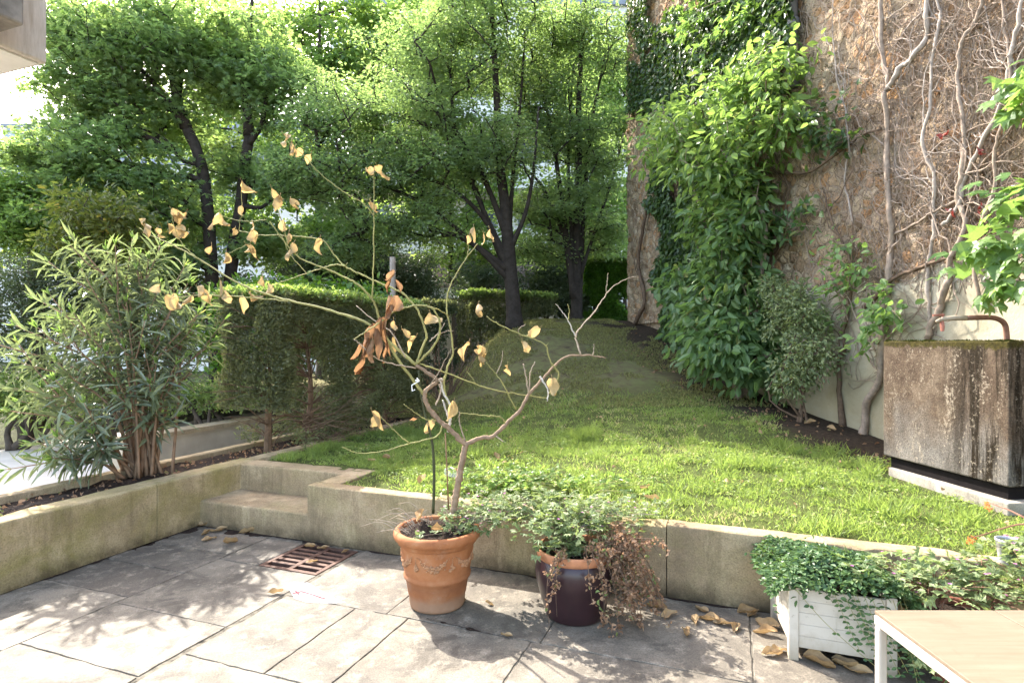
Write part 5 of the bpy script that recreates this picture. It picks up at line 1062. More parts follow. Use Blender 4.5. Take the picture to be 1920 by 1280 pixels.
LF = [(322, 403, 'A', 1), (333, 409, 'A', 1), (349, 409, 'A', 1), (262, 424, 'A', 1), (272, 430, 'A', 1), (296, 439, 'A', 1), (315, 431, 'A', 1), (339, 431, 'A', 1), (335, 440, 'A', 1), (352, 446, 'A', 1), (325, 415, 'A', 1),
      (409, 410, 'B', 1), (418, 420, 'B', 1), (454, 351, 'E', 1), (454, 397, 'E', 1), (440, 440, 'E', 1), (474, 427, 'E', 1), (474, 443, 'E', 1), (510, 364, 'B', 1), (525, 379, 'B', 1), (544, 388, 'B', 1.3), (529, 424, 'B', 1), (541, 448, 'E', 1), (600, 459, 'E', 1.1),
      (469, 469, 'E', 1), (397, 472, 'A', 1), (424, 486, 'A', 1.1), (551, 467, 'B', 1), (532, 262, 'D', .9), (546, 275, 'D', .9), (552, 284, 'D', .8), (566, 287, 'D', .7), (583, 299, 'D', .8), (535, 270, 'D', .7), (300, 546, 'T', 1.1), (311, 568, 'T', 1.3), (326, 562, 'T', 1.1), (360, 566, 'T', 1.1), (369, 551, 'T', 1.2),
      (392, 566, 'T', 1.2), (420, 555, 'T', 1), (412, 536, 'T', .9), (461, 469, 'E', 1), (454, 568, 'T', 1.2), (467, 558, 'T', 1), (502, 545, 'A', 1.2), (493, 530, 'A', 1), (382, 553, 'T', .8), (707, 324, 'C', 1.2), (688, 330, 'C', 1), (694, 392, 'C', 1.2), (889, 438, 'G', 1.1), (907, 450, 'G', 1.1), (918, 441, 'G', 1), (880, 450, 'G', .8),
      (896, 586, 'J', 1.5), (1012, 632, 'J', 1.5), (979, 654, 'J', 1.3), (879, 654, 'J', 1.2), (897, 660, 'J', 1.1), (905, 664, 'J', 1.1), (898, 675, 'J', 1.1), (912, 672, 'J', .9), (952, 695, 'J', 1), (1035, 722, 'J', 1.2), (851, 768, 'J', 1.5), (812, 800, 'J', 1.2), (697, 786, 'B', 1.4), (709, 795, 'B', 1.1), (807, 604, 'E', 1.6), (754, 629, 'E', 1.1), (738, 643, 'E', 1), (780, 643, 'E', 1.1), (738, 610, 'E', .8)]
def curled_leaf(g, C, D, N, L, W):
    D = nrm(np.asarray(D, float)); S = nrm(np.cross(N, D)); N = np.cross(D, S); nx, ny = 9, 5; V = []
    fold, curl, tw, wav, ph = rng.uniform(.2, 1.5), rng.uniform(-1.6, 2.2), rng.uniform(-2.2, 2.2), rng.uniform(.05, .16), rng.random() * 6
    skew = rng.uniform(-.3, .3)
    for i in range(nx):
        x = i / (nx - 1); w = .5 * math.sin(math.pi * min(1, (x * .95 + .03)) ** .8) ** .75 * (1 - .25 * rng.random() * (x > .7)); a = tw * (x - .2)
        bx_, bz_ = (math.sin(curl * x) / curl, (1 - math.cos(curl * x)) / curl) if abs(curl) > .05 else (x, 0)
        for j in range(ny):
            s = (j - 2) / 2; y = s * w * math.cos(fold * abs(s) * .8); z = abs(s) ** 1.2 * w * math.sin(fold) * W / L + wav * math.sin(7 * x + 2.5 * s + ph) * abs(s)
            y, z = y * W, z * L; y, z = y * math.cos(a) - z * math.sin(a), y * math.sin(a) + z * math.cos(a)
            V.append(C + D * bx_ * L + S * (y + skew * x * x * L * .3) + N * (z + bz_ * L * .6))
    i = (np.arange(nx - 1)[:, None] * ny + np.arange(ny - 1)[None]).ravel(); g.add(np.array(V), np.stack([i, i + ny, i + ny + 1, i + 1], -1), rng.random())
dp = {'A': .2, 'B': -.24, 'E': .06, 'D': -.19, 'T': .07, 'C': -.16, 'G': .1, 'J': -.02}
g1, g2 = Geo(), Geo()
for k, (x, y, br, sc) in enumerate(LF):
    c = P(x, y - 11 * sc, YT + dp[br] + rng.normal(0, .02)); D = nrm(np.array([rng.normal(0, .55), rng.normal(0, .5), -1.0])); N = nrm(rng.normal(size=3) * [1.2, .8, .5])
    curled_leaf(g1, c, D, N, .100 * sc * rng.uniform(.7, 1.2), .063 * sc * rng.uniform(.7, 1.2)); tube(g1, [c - D * .018 - [0, 0, -.006], c - D * .006, c + D * .01], [.0012, .0011, .0009], 4)
g1.build("dry_leaves", M['lf_dry'], t, True)
for (x, y, l, w, dx) in [(737, 512, .10, .05, 0), (731, 522, .08, .05, -.2), (742, 530, .07, .05, .2), (728, 560, .15, .075, -.05), (742, 560, .14, .085, .12), (733, 575, .13, .07, 0), (701, 612, .15, .055, -.35), (688, 628, .13, .045, -.2), (706, 622, .13, .05, .2), (684, 640, .17, .05, -.1), (720, 600, .2, .05, .02), (724, 640, .13, .04, .05), (712, 600, .14, .06, -.1), (699, 634, .12, .045, .12), (676, 650, .12, .04, -.4)]:
    c = P(x, y - 6, YT - .2 + rng.normal(0, .02)); curled_leaf(g2, c, nrm(np.array([dx * .7, rng.normal(0, .08), -1.0])), nrm(np.array([rng.normal(0, .9), -1, 0])), l * 1.4, w * .95)
leaves(g2, P(768, 789, YT - .1), [1, 0, .1], [0, -.5, 1], .05, .02, 'dry2')
o = g2.build("withered_leaf_bundle", M['lf_rust'], t, True); o["label"] = "hanging bundle of brown withered leaves"
g = Geo(); w = [P(782, 709, YT - .06), P(786, 714, YT - .08), P(772, 722, YT - .08), P(773, 733, YT - .08), P(778, 730, YT - .08)]; tube(g, w, .0035, 5); tube(g, [P(786, 713, YT - .08), P(779, 713, YT - .08)], .004, 5); g.build("plant_tie", M['whitetag'], t)
t = thing("garden_stake", "dark green stake standing left of the trunk in the terracotta pot", "stake", P(812, 962, YT + .03))
g = Geo(); tube(g, spline(px3([(812, 962), (814, 900), (812, 843), (806, 810), (797, 776), (789, 731), (785, 694)], .03, -.03), 30), np.linspace(.0095, .006, 30), 8, wob=.05); g.build("stake", M['darkstake'], t, True)
t = thing("garden_cane", "thin brown cane behind the trunk in the terracotta pot", "cane", P(841, 950, YT + .08))
g = Geo(); tube(g, px3([(841, 955), (838, 880), (835, 812)], .08, .06), [.0055, .0048, .004], 6); g.build("cane", M['cane'], t, True)

# small herbs with pink flowers
def herb(g, gs, gp, c, n, spread, h, L=.05, seed_dir=None, flowers=3):
    for k in range(n):
        d = np.array([rng.normal(0, spread[0]), rng.normal(0, spread[1]), rng.uniform(.35, 1.0) * h]); 
        if seed_dir is not None: d[:2] += np.asarray(seed_dir)[:2] * rng.random()
        e = c + d; m_ = c + d * .5 + [0, 0, h * .22]; b = c + rng.normal(0, .025, 3) * [1, 1, 0]; pts = spline([b, m_, e], 7); tube(gs, pts, np.linspace(.0022, .0012, 7), 4, cap=False)
        q = rng.integers(4, 8); cc = e + rng.normal(0, .022, (q, 3)); leaves(g, cc, nrm(d * [1, 1, .2] + .9 * rng.normal(size=(q, 3)) * [1, 1, .35]), nrm(UP + .35 * rng.normal(size=(q, 3))), L * rng.uniform(.6, 1.15, q), L * rng.uniform(.7, 1.1, q), 'lobed')
        if gp is not None and rng.random() < flowers * .04:
            f = e + [0, 0, .03]; a = rng.random() * 6; w = np.arange(5) * 1.2566 + a; D = np.stack([np.cos(w), np.sin(w), .3 + 0 * w], -1); leaves(gp, np.repeat(f[None], 5, 0), D, [[0, 0, 1.]] * 5, .011, .009, 'quad')
c = pc + np.array([.11, .02, .45])
t = thing("flowering_herb", "sprawling little pink flowered herb spilling right from the terracotta pot", "plant", c)
g, gs, gp = Geo(), Geo(), Geo(); herb(g, gs, gp, c, 60, (.10, .10), .12, .045, (.34, .10, 0), 4); herb(g, gs, gp, c + [-.02, -.1, -.01], 14, (.07, .05), .05, .04); herb(g, gs, gp, pc + [.42, .25, .46], 36, (.14, .12), .12, .045, None, 5)
gs.build("stem", M['vine'], t); g.build("foliage", M['lf_herb'], t); gp.build("flowers", M['petal'], t)
t = thing("dry_stalks", "tuft of dead pale stalks arching left out of the terracotta pot", "dead plant", pc + [-.15, 0, .46]); g = Geo()
for k in range(26):
    b = pc + [rng.uniform(-.20, -.02), rng.uniform(-.12, .15), .455]; e = b + [rng.uniform(-.30, .02), rng.uniform(-.1, .12), rng.uniform(-.04, .12)]; tube(g, spline([b, (b + e) / 2 + [0, 0, rng.uniform(.01, .07)], e], 8), np.linspace(.0026, .0011, 8), 4, cap=False)
g.build("stalks", M['twig'], t)

# ------------------------------------------------------------------ aubergine pot with herb and dead creeping shrub
qc = onz(1078, 1150, 0); qc[2] = 0
t = thing("glazed_pot", "dark aubergine glazed pot with a bare terracotta rim", "flower pot", qc)
prof = [(0, .004), (.163, .004), (.171, .012), (.184, .06), (.206, .13), (.225, .20), (.234, .255), (.231, .300), (.220, .335), (.214, .345)]
g = Geo(); lathe(g, prof, qc, 72); g.build("pot_body", M['glaze'], t, True)
g = Geo(); lathe(g, [(.213, .343), (.218, .346), (.223, .36), (.227, .388), (.225, .397), (.218, .400), (.209, .396), (.204, .37), (.204, .34)], qc, 72); g.build("rim", M['rim_tc'], t, True)
g = Geo(); lathe(g, [(0, .372), (.1, .37), (.206, .362)], qc, 40); g.build("soil", M['soil'], t, True)
c = qc + [-.03, .02, .37]
t = thing("leafy_herb", "bushy pale green herb with lobed leaves growing in the glazed pot", "plant", c)
g, gs, gp = Geo(), Geo(), Geo(); herb(g, gs, gp, c, 95, (.13, .12), .26, .05, None, 3); herb(g, gs, gp, c + [-.05, .2, .03], 70, (.22, .12), .24, .045, None, 4); herb(g, gs, gp, c + [.25, .3, .05], 50, (.25, .12), .16, .042, None, 5); herb(g, gs, gp, c + [-.02, -.1, 0], 22, (.10, .05), .07, .05)
gs.build("stem", M['vine'], t); g.build("foliage", M['lf_herb'], t); gp.build("flowers", M['petal'], t)
t = thing("dead_trailing_shrub", "crisp brown shrub trailing over the right side of the glazed pot", "dead plant", qc + [.1, 0, .37])
g, gs = Geo(), Geo()
ends = [(1120, 1165), (1150, 1190), (1180, 1150), (1195, 1120), (1215, 1090), (1225, 1050), (1232, 1015), (1235, 1120), (1170, 1170), (1200, 1165), (1240, 1185), (1105, 1120), (1190, 1060), (1215, 985), (1230, 1000), (1160, 985), (1180, 1010), (1160, 1110), (1210, 1140), (1040, 1150), (1022, 1168), (1032, 1068), (1228, 1100), (1205, 1035), (1170, 1130), (1215, 1120), (1190, 1150), (1185, 1085), (1225, 1075), (1180, 1045), (1190, 1190), (1145, 1150), (1220, 1160), (1140, 1040), (1170, 1075)]
for (x, y) in ends:
    for rep in range(2 if x > 1140 else 1):
        x_, y_ = x + rng.normal(0, 12), y + rng.normal(0, 9); Yb = qc[1] - .22 - rng.uniform(0, .14) if x_ < 1150 else qc[1] + rng.uniform(-.30, .06); e = P(x_, y_, Yb); e[2] = max(e[2], .012)
        b = qc + [rng.uniform(.02, .16) if x > 1090 else rng.uniform(-.12, .02), rng.uniform(-.12, .08), .375]; rim = qc + nrm((e - qc) * [1, 1, 0]) * .215 + [0, 0, .42 + .05 * rng.random()]
        pts = spline([b, rim, rim * .5 + e * .5 + [0, 0, .04 * rng.random()] + (e - qc) * [.10, .08, 0] + rng.normal(0, .02, 3), e], 18); tube(gs, pts, np.linspace(.0030, .001, 18), 4, cap=False)
        for q in range(2):                                          # short side twigs carry the crisp leaves in tufts
            pass
        nt = 11; f = rng.uniform(.16, 1, nt) * 16.99; i = f.astype(int); ctr = pts[i] + (pts[i + 1] - pts[i]) * (f - i)[:, None]
        for c_ in ctr:
            e2 = c_ + rng.normal(0, .026, 3) + [0, 0, -.012]; e2[2] = max(e2[2], .008); tube(gs, [c_, (c_ + e2) / 2 + [0, 0, .004], e2], [.0014, .001, .0007], 4, cap=False)
            m_ = rng.integers(3, 9); cc = c_ + (e2 - c_) * rng.random((m_, 1)) + rng.normal(0, .007, (m_, 3)); cc[:, 2] = np.maximum(cc[:, 2], .006)
            leaves(g, cc, rdir(m_), rdir(m_), rng.uniform(.014, .030, m_), rng.uniform(.009, .019, m_), 'dry1' if rng.random() < .5 else 'quad', np.clip(rng.random(m_) + (.2 if rng.random() < .12 else 0), 0, 1))
for k in range(70):
    pass
gs.build("stem", M['vinedark'], t); g.build("foliage", M['lf_dead'], t)

# ------------------------------------------------------------------ white planter box with periwinkle
b0 = np.array([1.395, 2.955]); wu = np.array([CT, -ST]); wv_ = nrm(np.array([.11, .47])); BW, BD = .47, .47
def bp(a, b): return tuple(b0 + wu * a + wv_ * b)
t = thing("planter_box", "white wooden planter box of horizontal boards with corner posts", "planter", (*(b0 + wu * BW / 2 + wv_ * BD / 2), 0))
def bbx(g, a0, a1, c0, c1, z0, z1): prism(g, [bp(a0, c0), bp(a1, c0), bp(a1, c1), bp(a0, c1)], z0, z1)
for (a, c) in ((0, 0), (BW - .045, 0), (0, BD - .045), (BW - .045, BD - .045)):
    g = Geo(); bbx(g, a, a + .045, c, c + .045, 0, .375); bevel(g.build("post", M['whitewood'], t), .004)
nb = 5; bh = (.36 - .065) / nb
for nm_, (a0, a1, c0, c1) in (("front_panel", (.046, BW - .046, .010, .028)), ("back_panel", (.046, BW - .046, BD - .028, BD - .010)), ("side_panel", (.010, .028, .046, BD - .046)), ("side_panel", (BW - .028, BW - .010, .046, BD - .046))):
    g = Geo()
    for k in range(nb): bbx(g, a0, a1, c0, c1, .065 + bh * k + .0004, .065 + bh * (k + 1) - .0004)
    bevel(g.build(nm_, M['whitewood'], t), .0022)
g = Geo(); bbx(g, .03, BW - .03, .03, BD - .03, .07, .33); g.build("soil", M['soil'], t)
cb = np.array([*(b0 + wu * BW / 2 + wv_ * BD / 2), .34])
t = thing("periwinkle", "glossy dark green periwinkle filling the white planter box and trailing down its front", "plant", cb)
g, gs = Geo(), Geo(); m = 5600; a = rng.uniform(-.09, BW + .16, m); b = rng.uniform(-.04, BD + .06, m); h = .395 + .12 * fbm(a * 6, b * 6, 3, 8) + .05 * np.sin(np.clip(a / BW, 0, 1) * 3.14) * np.sin(np.clip(b / BD, 0, 1) * 3.14); edge = np.maximum(np.maximum(-a, a - BW), np.maximum(-b, b - BD)); h -= np.maximum(edge, 0) * 1.1; h -= rng.exponential(.015, m)
C = np.array([[*bp(x, y), z] for x, y, z in zip(a, b, h)]); leaves(g, C, nrm(rng.normal(size=(m, 3)) * [1, 1, .35] + [0, -.25, 0]), nrm(UP + .45 * rng.normal(size=(m, 3)) + [0, -.35, 0]), rng.uniform(.022, .042, m), rng.uniform(.014, .021, m), 'ovate')
st = [((.30, .0), (.42, -.03, .02)), ((.20, .0), (.30, -.03, .12)), ((.24, .0), (.38, -.02, .10)), ((.33, 0), (.47, -.03, .03)), ((.36, 0), (.50, -.03, .05)), ((.40, 0), (.52, -.02, .10)), ((.28, 0), (.36, -.03, .16)), ((.45, 0), (.55, -.03, .02)), ((.02, -.01), (.40, -.04, .03)), ((.5, .02), (.6, -.05, .06)), ((.48, 0), (.53, -.05, .015))]
for k, ((a0, c0), (a1, c1, z1)) in enumerate(st):
    s = np.array([*bp(a0, c0), .37]); e = np.array([*bp(a1, c1), z1]); mid = np.array([*bp(a0 * .6 + a1 * .4, -.035), .37 * .5 + z1 * .5 + .01]); pts = spline([s, mid, e], 22); tube(gs, pts, .0014, 4, cap=False)
    if k == 8: idx = [5, 12, 18]
    else: idx = range(3, 22, 2)
    for j in idx:
        for sgn in (-1, 1):
            D = nrm(np.array([wu[0] * sgn, wu[1] * sgn - .45, -.1]) + .25 * rng.normal(size=3)); leaves(g, pts[j], D, nrm(np.array([0, -.8, .7]) + .3 * rng.normal(size=3)), rng.uniform(.018, .032), rng.uniform(.012, .018), 'ovate')
for (x0, y0, x1, y1) in ((1455, 1050, 1400, 1035), (1470, 1030, 1420, 1020), (1480, 1020, 1540, 1000)):
    s = P(x0, y0, 3.3); e = P(x1, y1, 3.32); pts = spline([s, (s + e) / 2 + [0, 0, .01], e], 9); tube(gs, pts, .0013, 4, cap=False)
    for j in (4, 6, 8): leaves(g, pts[j][None].repeat(2, 0), rdir(2), rdir(2) + UP, .022, .014, 'ovate')
gs.build("stem", M['greenstem'], t); g.build("foliage", M['lf_peri'], t)
# herb beside it, under and behind the table, in a reddish pot
rc = onz(1700, 1215, 0) ; rc = np.array([2.14, 2.78, 0])
t = thing("red_pot", "dark red terracotta pot half hidden beneath the pale table", "flower pot", rc)
g = Geo(); lathe(g, [(0, .003), (.13, .003), (.14, .02), (.17, .25), (.175, .27), (.19, .275), (.195, .31), (.188, .318), (.178, .31), (.172, .27)], rc, 48); g.build("pot_body", M['reddish'], t, True)
g = Geo(); lathe(g, [(0, .295), (.176, .285)], rc, 32); g.build("soil", M['soil'], t)
t = thing("cranesbill", "straggly pink flowered plant with pale lobed leaves between planter box and table", "plant", rc + [0, 0, .29])
g, gs, gp = Geo(), Geo(), Geo(); c = rc + [0, 0, .29]; herb(g, gs, gp, c + [-.1, .08, .02], 70, (.16, .12), .22, .05, None, 5); herb(g, gs, gp, c + [.15, .05, 0], 60, (.16, .1), .20, .05, (.25, .05, 0), 6); herb(g, gs, gp, c + [-.1, -.12, -.2], 26, (.12, .05), .12, .045, (-.05, -.05, 0), 3); herb(g, gs, gp, c + [.22, -.1, .1], 14, (.05, .05), .3, .05, (.1, 0, 0), 8)
gs.build("stem", M['rustpipe'], t); g.build("foliage", M['lf_herb'], t); gp.build("flowers", M['petal'], t)

# ------------------------------------------------------------------ table
t = thing("garden_table", "pale garden table with slim white metal frame cut by the bottom right corner", "table", (1.9, 1.4, 0))
ZT = .72; x0, y1 = 1.185, 1.925
g = Geo(); prism(g, [(x0 + .004, 1.0), (1.578, 1.0), (1.578, y1), (x0 + .004, y1)], ZT - .012, ZT); bevel(g.build("top_panel", M['tabletop'], t), .002)
g = Geo(); prism(g, [(1.582, 1.0), (2.5, 1.0), (2.5, y1), (1.582, y1)], ZT - .012, ZT); bevel(g.build("top_panel", M['tabletop'], t), .002)
g = Geo(); zz0, zz1 = ZT - .045, ZT - .0125
prism(g, [(x0, 1.0), (x0 + .028, 1.0), (x0 + .028, y1 - .002), (x0, y1 - .002)], zz0, zz1); prism(g, [(x0 + .0285, y1 - .03), (2.5, y1 - .03), (2.5, y1 - .002), (x0 + .0285, y1 - .002)], zz0, zz1); bevel(g.build("frame", M['tableframe'], t), .006, 3)
for (lx, ly) in ((x0 + .001, y1 - .031), (2.46, y1 - .031), (x0 + .001, 1.01), (2.46, 1.01)):
    g = Geo(); prism(g, [(lx, ly), (lx + .028, ly), (lx + .028, ly + .028), (lx, ly + .028)], 0, zz0 - .0005); bevel(g.build("leg", M['tableframe'], t), .007, 3)

# ------------------------------------------------------------------ small plastic pot on the wall, orange bloom
sc_ = P(1892, 1056, 3.02); sc_[2] = .453
t = thing("plastic_pot", "small clear plastic pot with soil standing on the retaining wall", "flower pot", sc_)
g = Geo(); lathe(g, [(0, .002), (.040, .002), (.043, .01), (.056, .118), (.059, .12), (.059, .130), (.055, .131), (.054, .118)], sc_, 32); g.build("pot_body", M['plastic'], t, True)
g = Geo(); lathe(g, [(0, .112), (.0535, .11)], sc_, 24); g.build("soil", M['soil'], t)
t = thing("pink_potted_flower", "pinkish flowering plant in and before the small clear plastic pot", "plant", sc_ + [.03, -.05, .1])
g, gs, gp = Geo(), Geo(), Geo(); herb(g, gs, gp, sc_ + [.04, -.06, .02], 34, (.06, .03), .12, .045, None, 12); gs.build("stem", M['rustpipe'], t); g.build("foliage", M['lf_herb'], t); gp.build("flowers", M['petal'], t)
s0 = P(1960, 975, 2.6)
t = thing("orange_bloom", "arching reddish stems with small orange blooms at the right edge", "flower", s0); g, gp = Geo(), Geo()
for path in ([(1975, 990), (1920, 982), (1880, 990), (1840, 1003), (1815, 1008)], [(1980, 1000), (1925, 972), (1890, 955), (1862, 945), (1850, 940)]):
    pts = spline([P(x, y, 2.6 + .1 * k) for k, (x, y) in enumerate(path)], 14); tube(g, pts, np.linspace(.005, .002, 14), 5)
    for q in range(26):
        c = pts[-1] + rng.normal(0, .008, 3) + (pts[-3] - pts[-1]) * rng.random() + [0, 0, -.03 * rng.random()]; leaves(gp, c, rdir(1)[0], rdir(1)[0], .016, .011, 'quad')
tube(g, [P(1975, 990, 2.6), P(2010, 1100, 2.5), P(2030, 1300, 2.4)], [.006, .008, .009], 6)
g.build("stem", M['rustpipe'], t); gp.build("flowers", M['petal_o'], t)

# ------------------------------------------------------------------ litter
c = P(853, 872, 4.95); c[2] = float(lawn_z(c[0], c[1])) + .05
t = thing("food_wrapper", "crumpled clear wrapper with a red print lying on the lawn behind the trunk", "litter", c); g = Geo(); S, Tt = np.meshgrid(np.linspace(-.085, .07, 12), np.linspace(-.035, .04, 8)); zz = .02 * (fbm(S * 30, Tt * 30, 3, 2) - .4) * 3; V = np.stack([c[0] + S + .03 * (fbm(Tt * 40 + 3, S * 9, 3, 5) - .45), c[1] + Tt * .9, c[2] + Tt * .5 + zz * 1.3 + .015 * (fbm(S * 60, Tt * 60, 2, 9) - .4)], -1).reshape(-1, 3)
i = (np.arange(7)[:, None] * 12 + np.arange(11)[None]).ravel(); g.add(V, np.stack([i, i + 1, i + 13, i + 12], -1)); o = g.build("film", M['film'], t); o.modifiers.new("s", 'SOLIDIFY').thickness = .0015
g = Geo(); V2 = V.reshape(8, 12, 3)[5:8, 5:9].reshape(-1, 3) + [0, -.006, .003]; i = (np.arange(2)[:, None] * 4 + np.arange(3)[None]).ravel(); g.add(V2, np.stack([i, i + 1, i + 5, i + 4], -1)); o = g.build("print", M['redprint'], t); o.modifiers.new("s", 'SOLIDIFY').thickness = .001
c = onz(590, 1113, .004)
t = thing("plastic_scrap", "flat torn scrap of clear plastic with red marks on the slabs below the drain", "litter", c)
g = Geo(); poly = [onz(x, y, .004) for x, y in ((541, 1104), (556, 1094), (577, 1091), (592, 1101), (625, 1120), (650, 1130), (612, 1131), (575, 1129), (552, 1122))]; n = len(poly); V = poly + [np.mean(poly, 0) + [0, 0, .012]]; V = [v + [0, 0, .004 * rng.random()] for v in V]
g.add(V, [(i, (i + 1) % n, n) for i in range(n)][::-1]); o = g.build("film", M['film'], t); o.modifiers.new("s", 'SOLIDIFY').thickness = .0012
g = Geo(); tube(g, [onz(548, 1112, .012), onz(566, 1108, .016), onz(610, 1122, .014)], .0022, 4); tube(g, [onz(553, 1106, .012), onz(560, 1112, .014)], .003, 4); g.build("print", M['redprint'], t)

# fallen leaves on the slabs
def fallen_mesh(v):
    g = Geo(); nx, ny = 9, 5; r = np.random.default_rng(100 + v); V = []; curl = r.uniform(.8, 2.4); fold = r.uniform(.5, 1.7); tw = r.uniform(-1.6, 1.6)
    for i in range(nx):
        x = i / (nx - 1); w = .21 * math.sin(math.pi * (x * .94 + .03) ** .85) ** .8
        for j in range(ny):
            s = (j - 2) / 2; y = s * w; z = abs(s) ** 1.3 * fold * w + curl * .18 * (x - .45) ** 2 + tw * (x - .5) * y * .9 + r.normal(0, .006); V.append((x - .5, y + .05 * math.sin(x * 9 + v), z + .05 * math.sin(x * 11 + j * 1.7 + v) * r.uniform(.5, 1)))
    V = np.array(V); V[:, 2] -= V[:, 2].min(); i = (np.arange(nx - 1)[:, None] * ny + np.arange(ny - 1)[None]).ravel(); g.add(V, np.stack([i, i + ny, i + ny + 1, i + 1], -1), r.random())
    o = g.build("fallen_leaf", M['lf_fallen'], None, True); o.data.name = "fallen_leaf"; return o
protos = [fallen_mesh(v) for v in range(6)]; usedp = set()
FL = [(383, 985, 1.0, 8, 0, "tan leaf nearest the left wall in the wet corner below the steps"), (411, 996, 1.15, 40, 0, "large pale leaf on top of the little leaf pile below the steps"), (388, 1000, .9, 60, 0, "brown leaf at the left of the little leaf pile below the steps"), (392, 1012, 1.0, 35, 0, "pale leaf at the bottom of the little leaf pile below the steps"),
      (464, 999, 1.2, 5, 0, "tan leaf lying alone close to the step front"), (432, 1018, 1.0, 25, 0, "curled greenish leaf in front of the leaf pile below the steps"), (582, 1026, .9, -20, 0, "leaf on the far left edge of the drain grate"), (606, 1029, .8, 12, 0, "leaf on the far edge of the drain grate, the middle one"), (648, 1035, .6, 60, 0, "small pointed leaf at the right corner of the drain grate"), (585, 1054, .7, 20, 0, "reddish leaf stuck in the middle of the drain grate"),
      (517, 1112, .8, 10, 0, "brown leaf lying left of the plastic scrap"), (864, 1133, .95, 65, 0, "folded yellow leaf against the right foot of the terracotta pot"), (917, 1133, .5, -10, 0, "small leaf between the two pots"), (950, 1193, .6, -15, 0, "narrow leaf at the end of the crack by the pot shadow"), (1232, 1140, 1.1, -25, 0, "leaf under the dead shrub beside the glazed pot"), (1254, 1153, 1.05, 20, 0, "pale leaf pointing right beside the glazed pot"), (1205, 1122, .9, 80, 0, "leaf standing on edge under the dead shrub"),
      (1286, 1190, .9, 70, 0, "pale leaf lying alone in front of the leaf row"), (1303, 1165, .9, 75, 0, "upright leaf at the left end of the leaf row"), (1316, 1146, .9, -60, 0, "leaf topmost in the leaf row by the wall"), (1332, 1164, 1.1, -20, 0, "leaf in the middle of the leaf row"), (1358, 1171, 1.0, -25, 0, "leaf right of the middle of the leaf row"), (1378, 1180, .85, 40, 0, "leaf at the right end of the leaf row"), (1402, 1150, 1.0, -12, 0, "leaf close to the retaining wall left of the planter box"), (1413, 1153, .8, 30, 0, "second leaf touching the one by the wall left of the planter box"),
      (1441, 1172, 1.2, -50, 0, "large leaf leaning on the left side of the planter box"), (1436, 1188, 1.1, -25, 0, "leaf in front of the large one by the planter box"), (1460, 1222, 1.0, 20, 0, "leaf at the foot of the front left planter post"), (1448, 1228, .9, -10, 0, "pale leaf left of the front left planter post"), (1535, 1246, 1.25, -8, 0, "big brown leaf in front of the planter box"), (1590, 1252, 1.25, -35, 0, "big folded leaf right of the big brown one before the planter box"), (1610, 1262, 1.1, -40, 0, "torn leaf nearest the table leg"), (1648, 1238, 1.2, 80, 0, "upright leaf behind the table leg"),
      (697, 796, 0, 0, 0, "")]
FL = [f for f in FL if f[2] > 0]
for k, (x, y, s, rot, dz, lab) in enumerate(FL):
    pr = protos[k % 6]; o = pr if k % 6 not in usedp else pr.copy()
    if k % 6 in usedp: COL.objects.link(o)
    usedp.add(k % 6); c = onz(x, y, .003); sc2 = .115 * s; o.location = c; o.scale = (sc2, sc2, sc2); o.rotation_euler = (rng.normal(0, .22), rng.normal(0, .18), math.radians(rot) + rng.normal(0, .15))
    o.location.z = .006
    tag(o, lab, "leaf", "fallen leaves on the terrace")
for (x, y, s, lab) in ((790, 968, 1.2, "folded tan leaf lying on the soil of the terracotta pot near the rim"), (818, 995, 1.3, "yellowish leaf at the front of the soil in the terracotta pot")):
    o = protos[2].copy(); COL.objects.link(o); c = P(x, y, pc[1] - (.02 if x < 800 else .16)); c[2] = max(c[2], .47); o.location = c; o.scale = (.1 * s,) * 3; o.rotation_euler = (.5, .3, x); tag(o, lab, "leaf", "leaves on the pot soil")
for (x, y, Y, s, lab) in ((790, 921, 4.75, 1.3, "pale curled leaf lying on the lawn edge just behind the wall"), (725, 866, 5.6, 1.0, "tan leaf on the lawn left of the stake"), (697, 872, 5.5, .9, "tan leaf on the lawn beside the landing"), (932, 858, 5.6, 1.0, "whitish leaf on the lawn right of the trunk"), (1415, 700, 8.5, 1.2, "whitish leaf at the foot of the lush shrub"), (1520, 795, 6.9, 1.2, "brown leaf on bare soil before the plaster"), (1560, 812, 6.6, 1.2, "rusty leaf on bare soil near the thick vine"), (1210, 922, 4.5, .9, "pale leaf on the lawn above the glazed pot"), (1222, 938, 4.2, 1., "pinkish leaf standing in grass above the glazed pot")):
    o = protos[(int(x)) % 6].copy(); COL.objects.link(o); c = P(x, y, Y); c[2] = float(lawn_z(c[0], c[1])) + .03; o.location = c; o.scale = (.11 * s,) * 3; o.rotation_euler = (rng.normal(0, .4), rng.normal(0, .3), x); tag(o, lab, "leaf", "leaves on the lawn")
o = thing("wooden_post", "weathered grey post standing beyond the hedge", "post", P(738, 560, 11)); g = Geo(); a = P(738, 600, 11); b = P(736, 482, 11); a[2] = .3; tube(g, [a, b], .055, 8); g.build("post", M['greywood'], o)

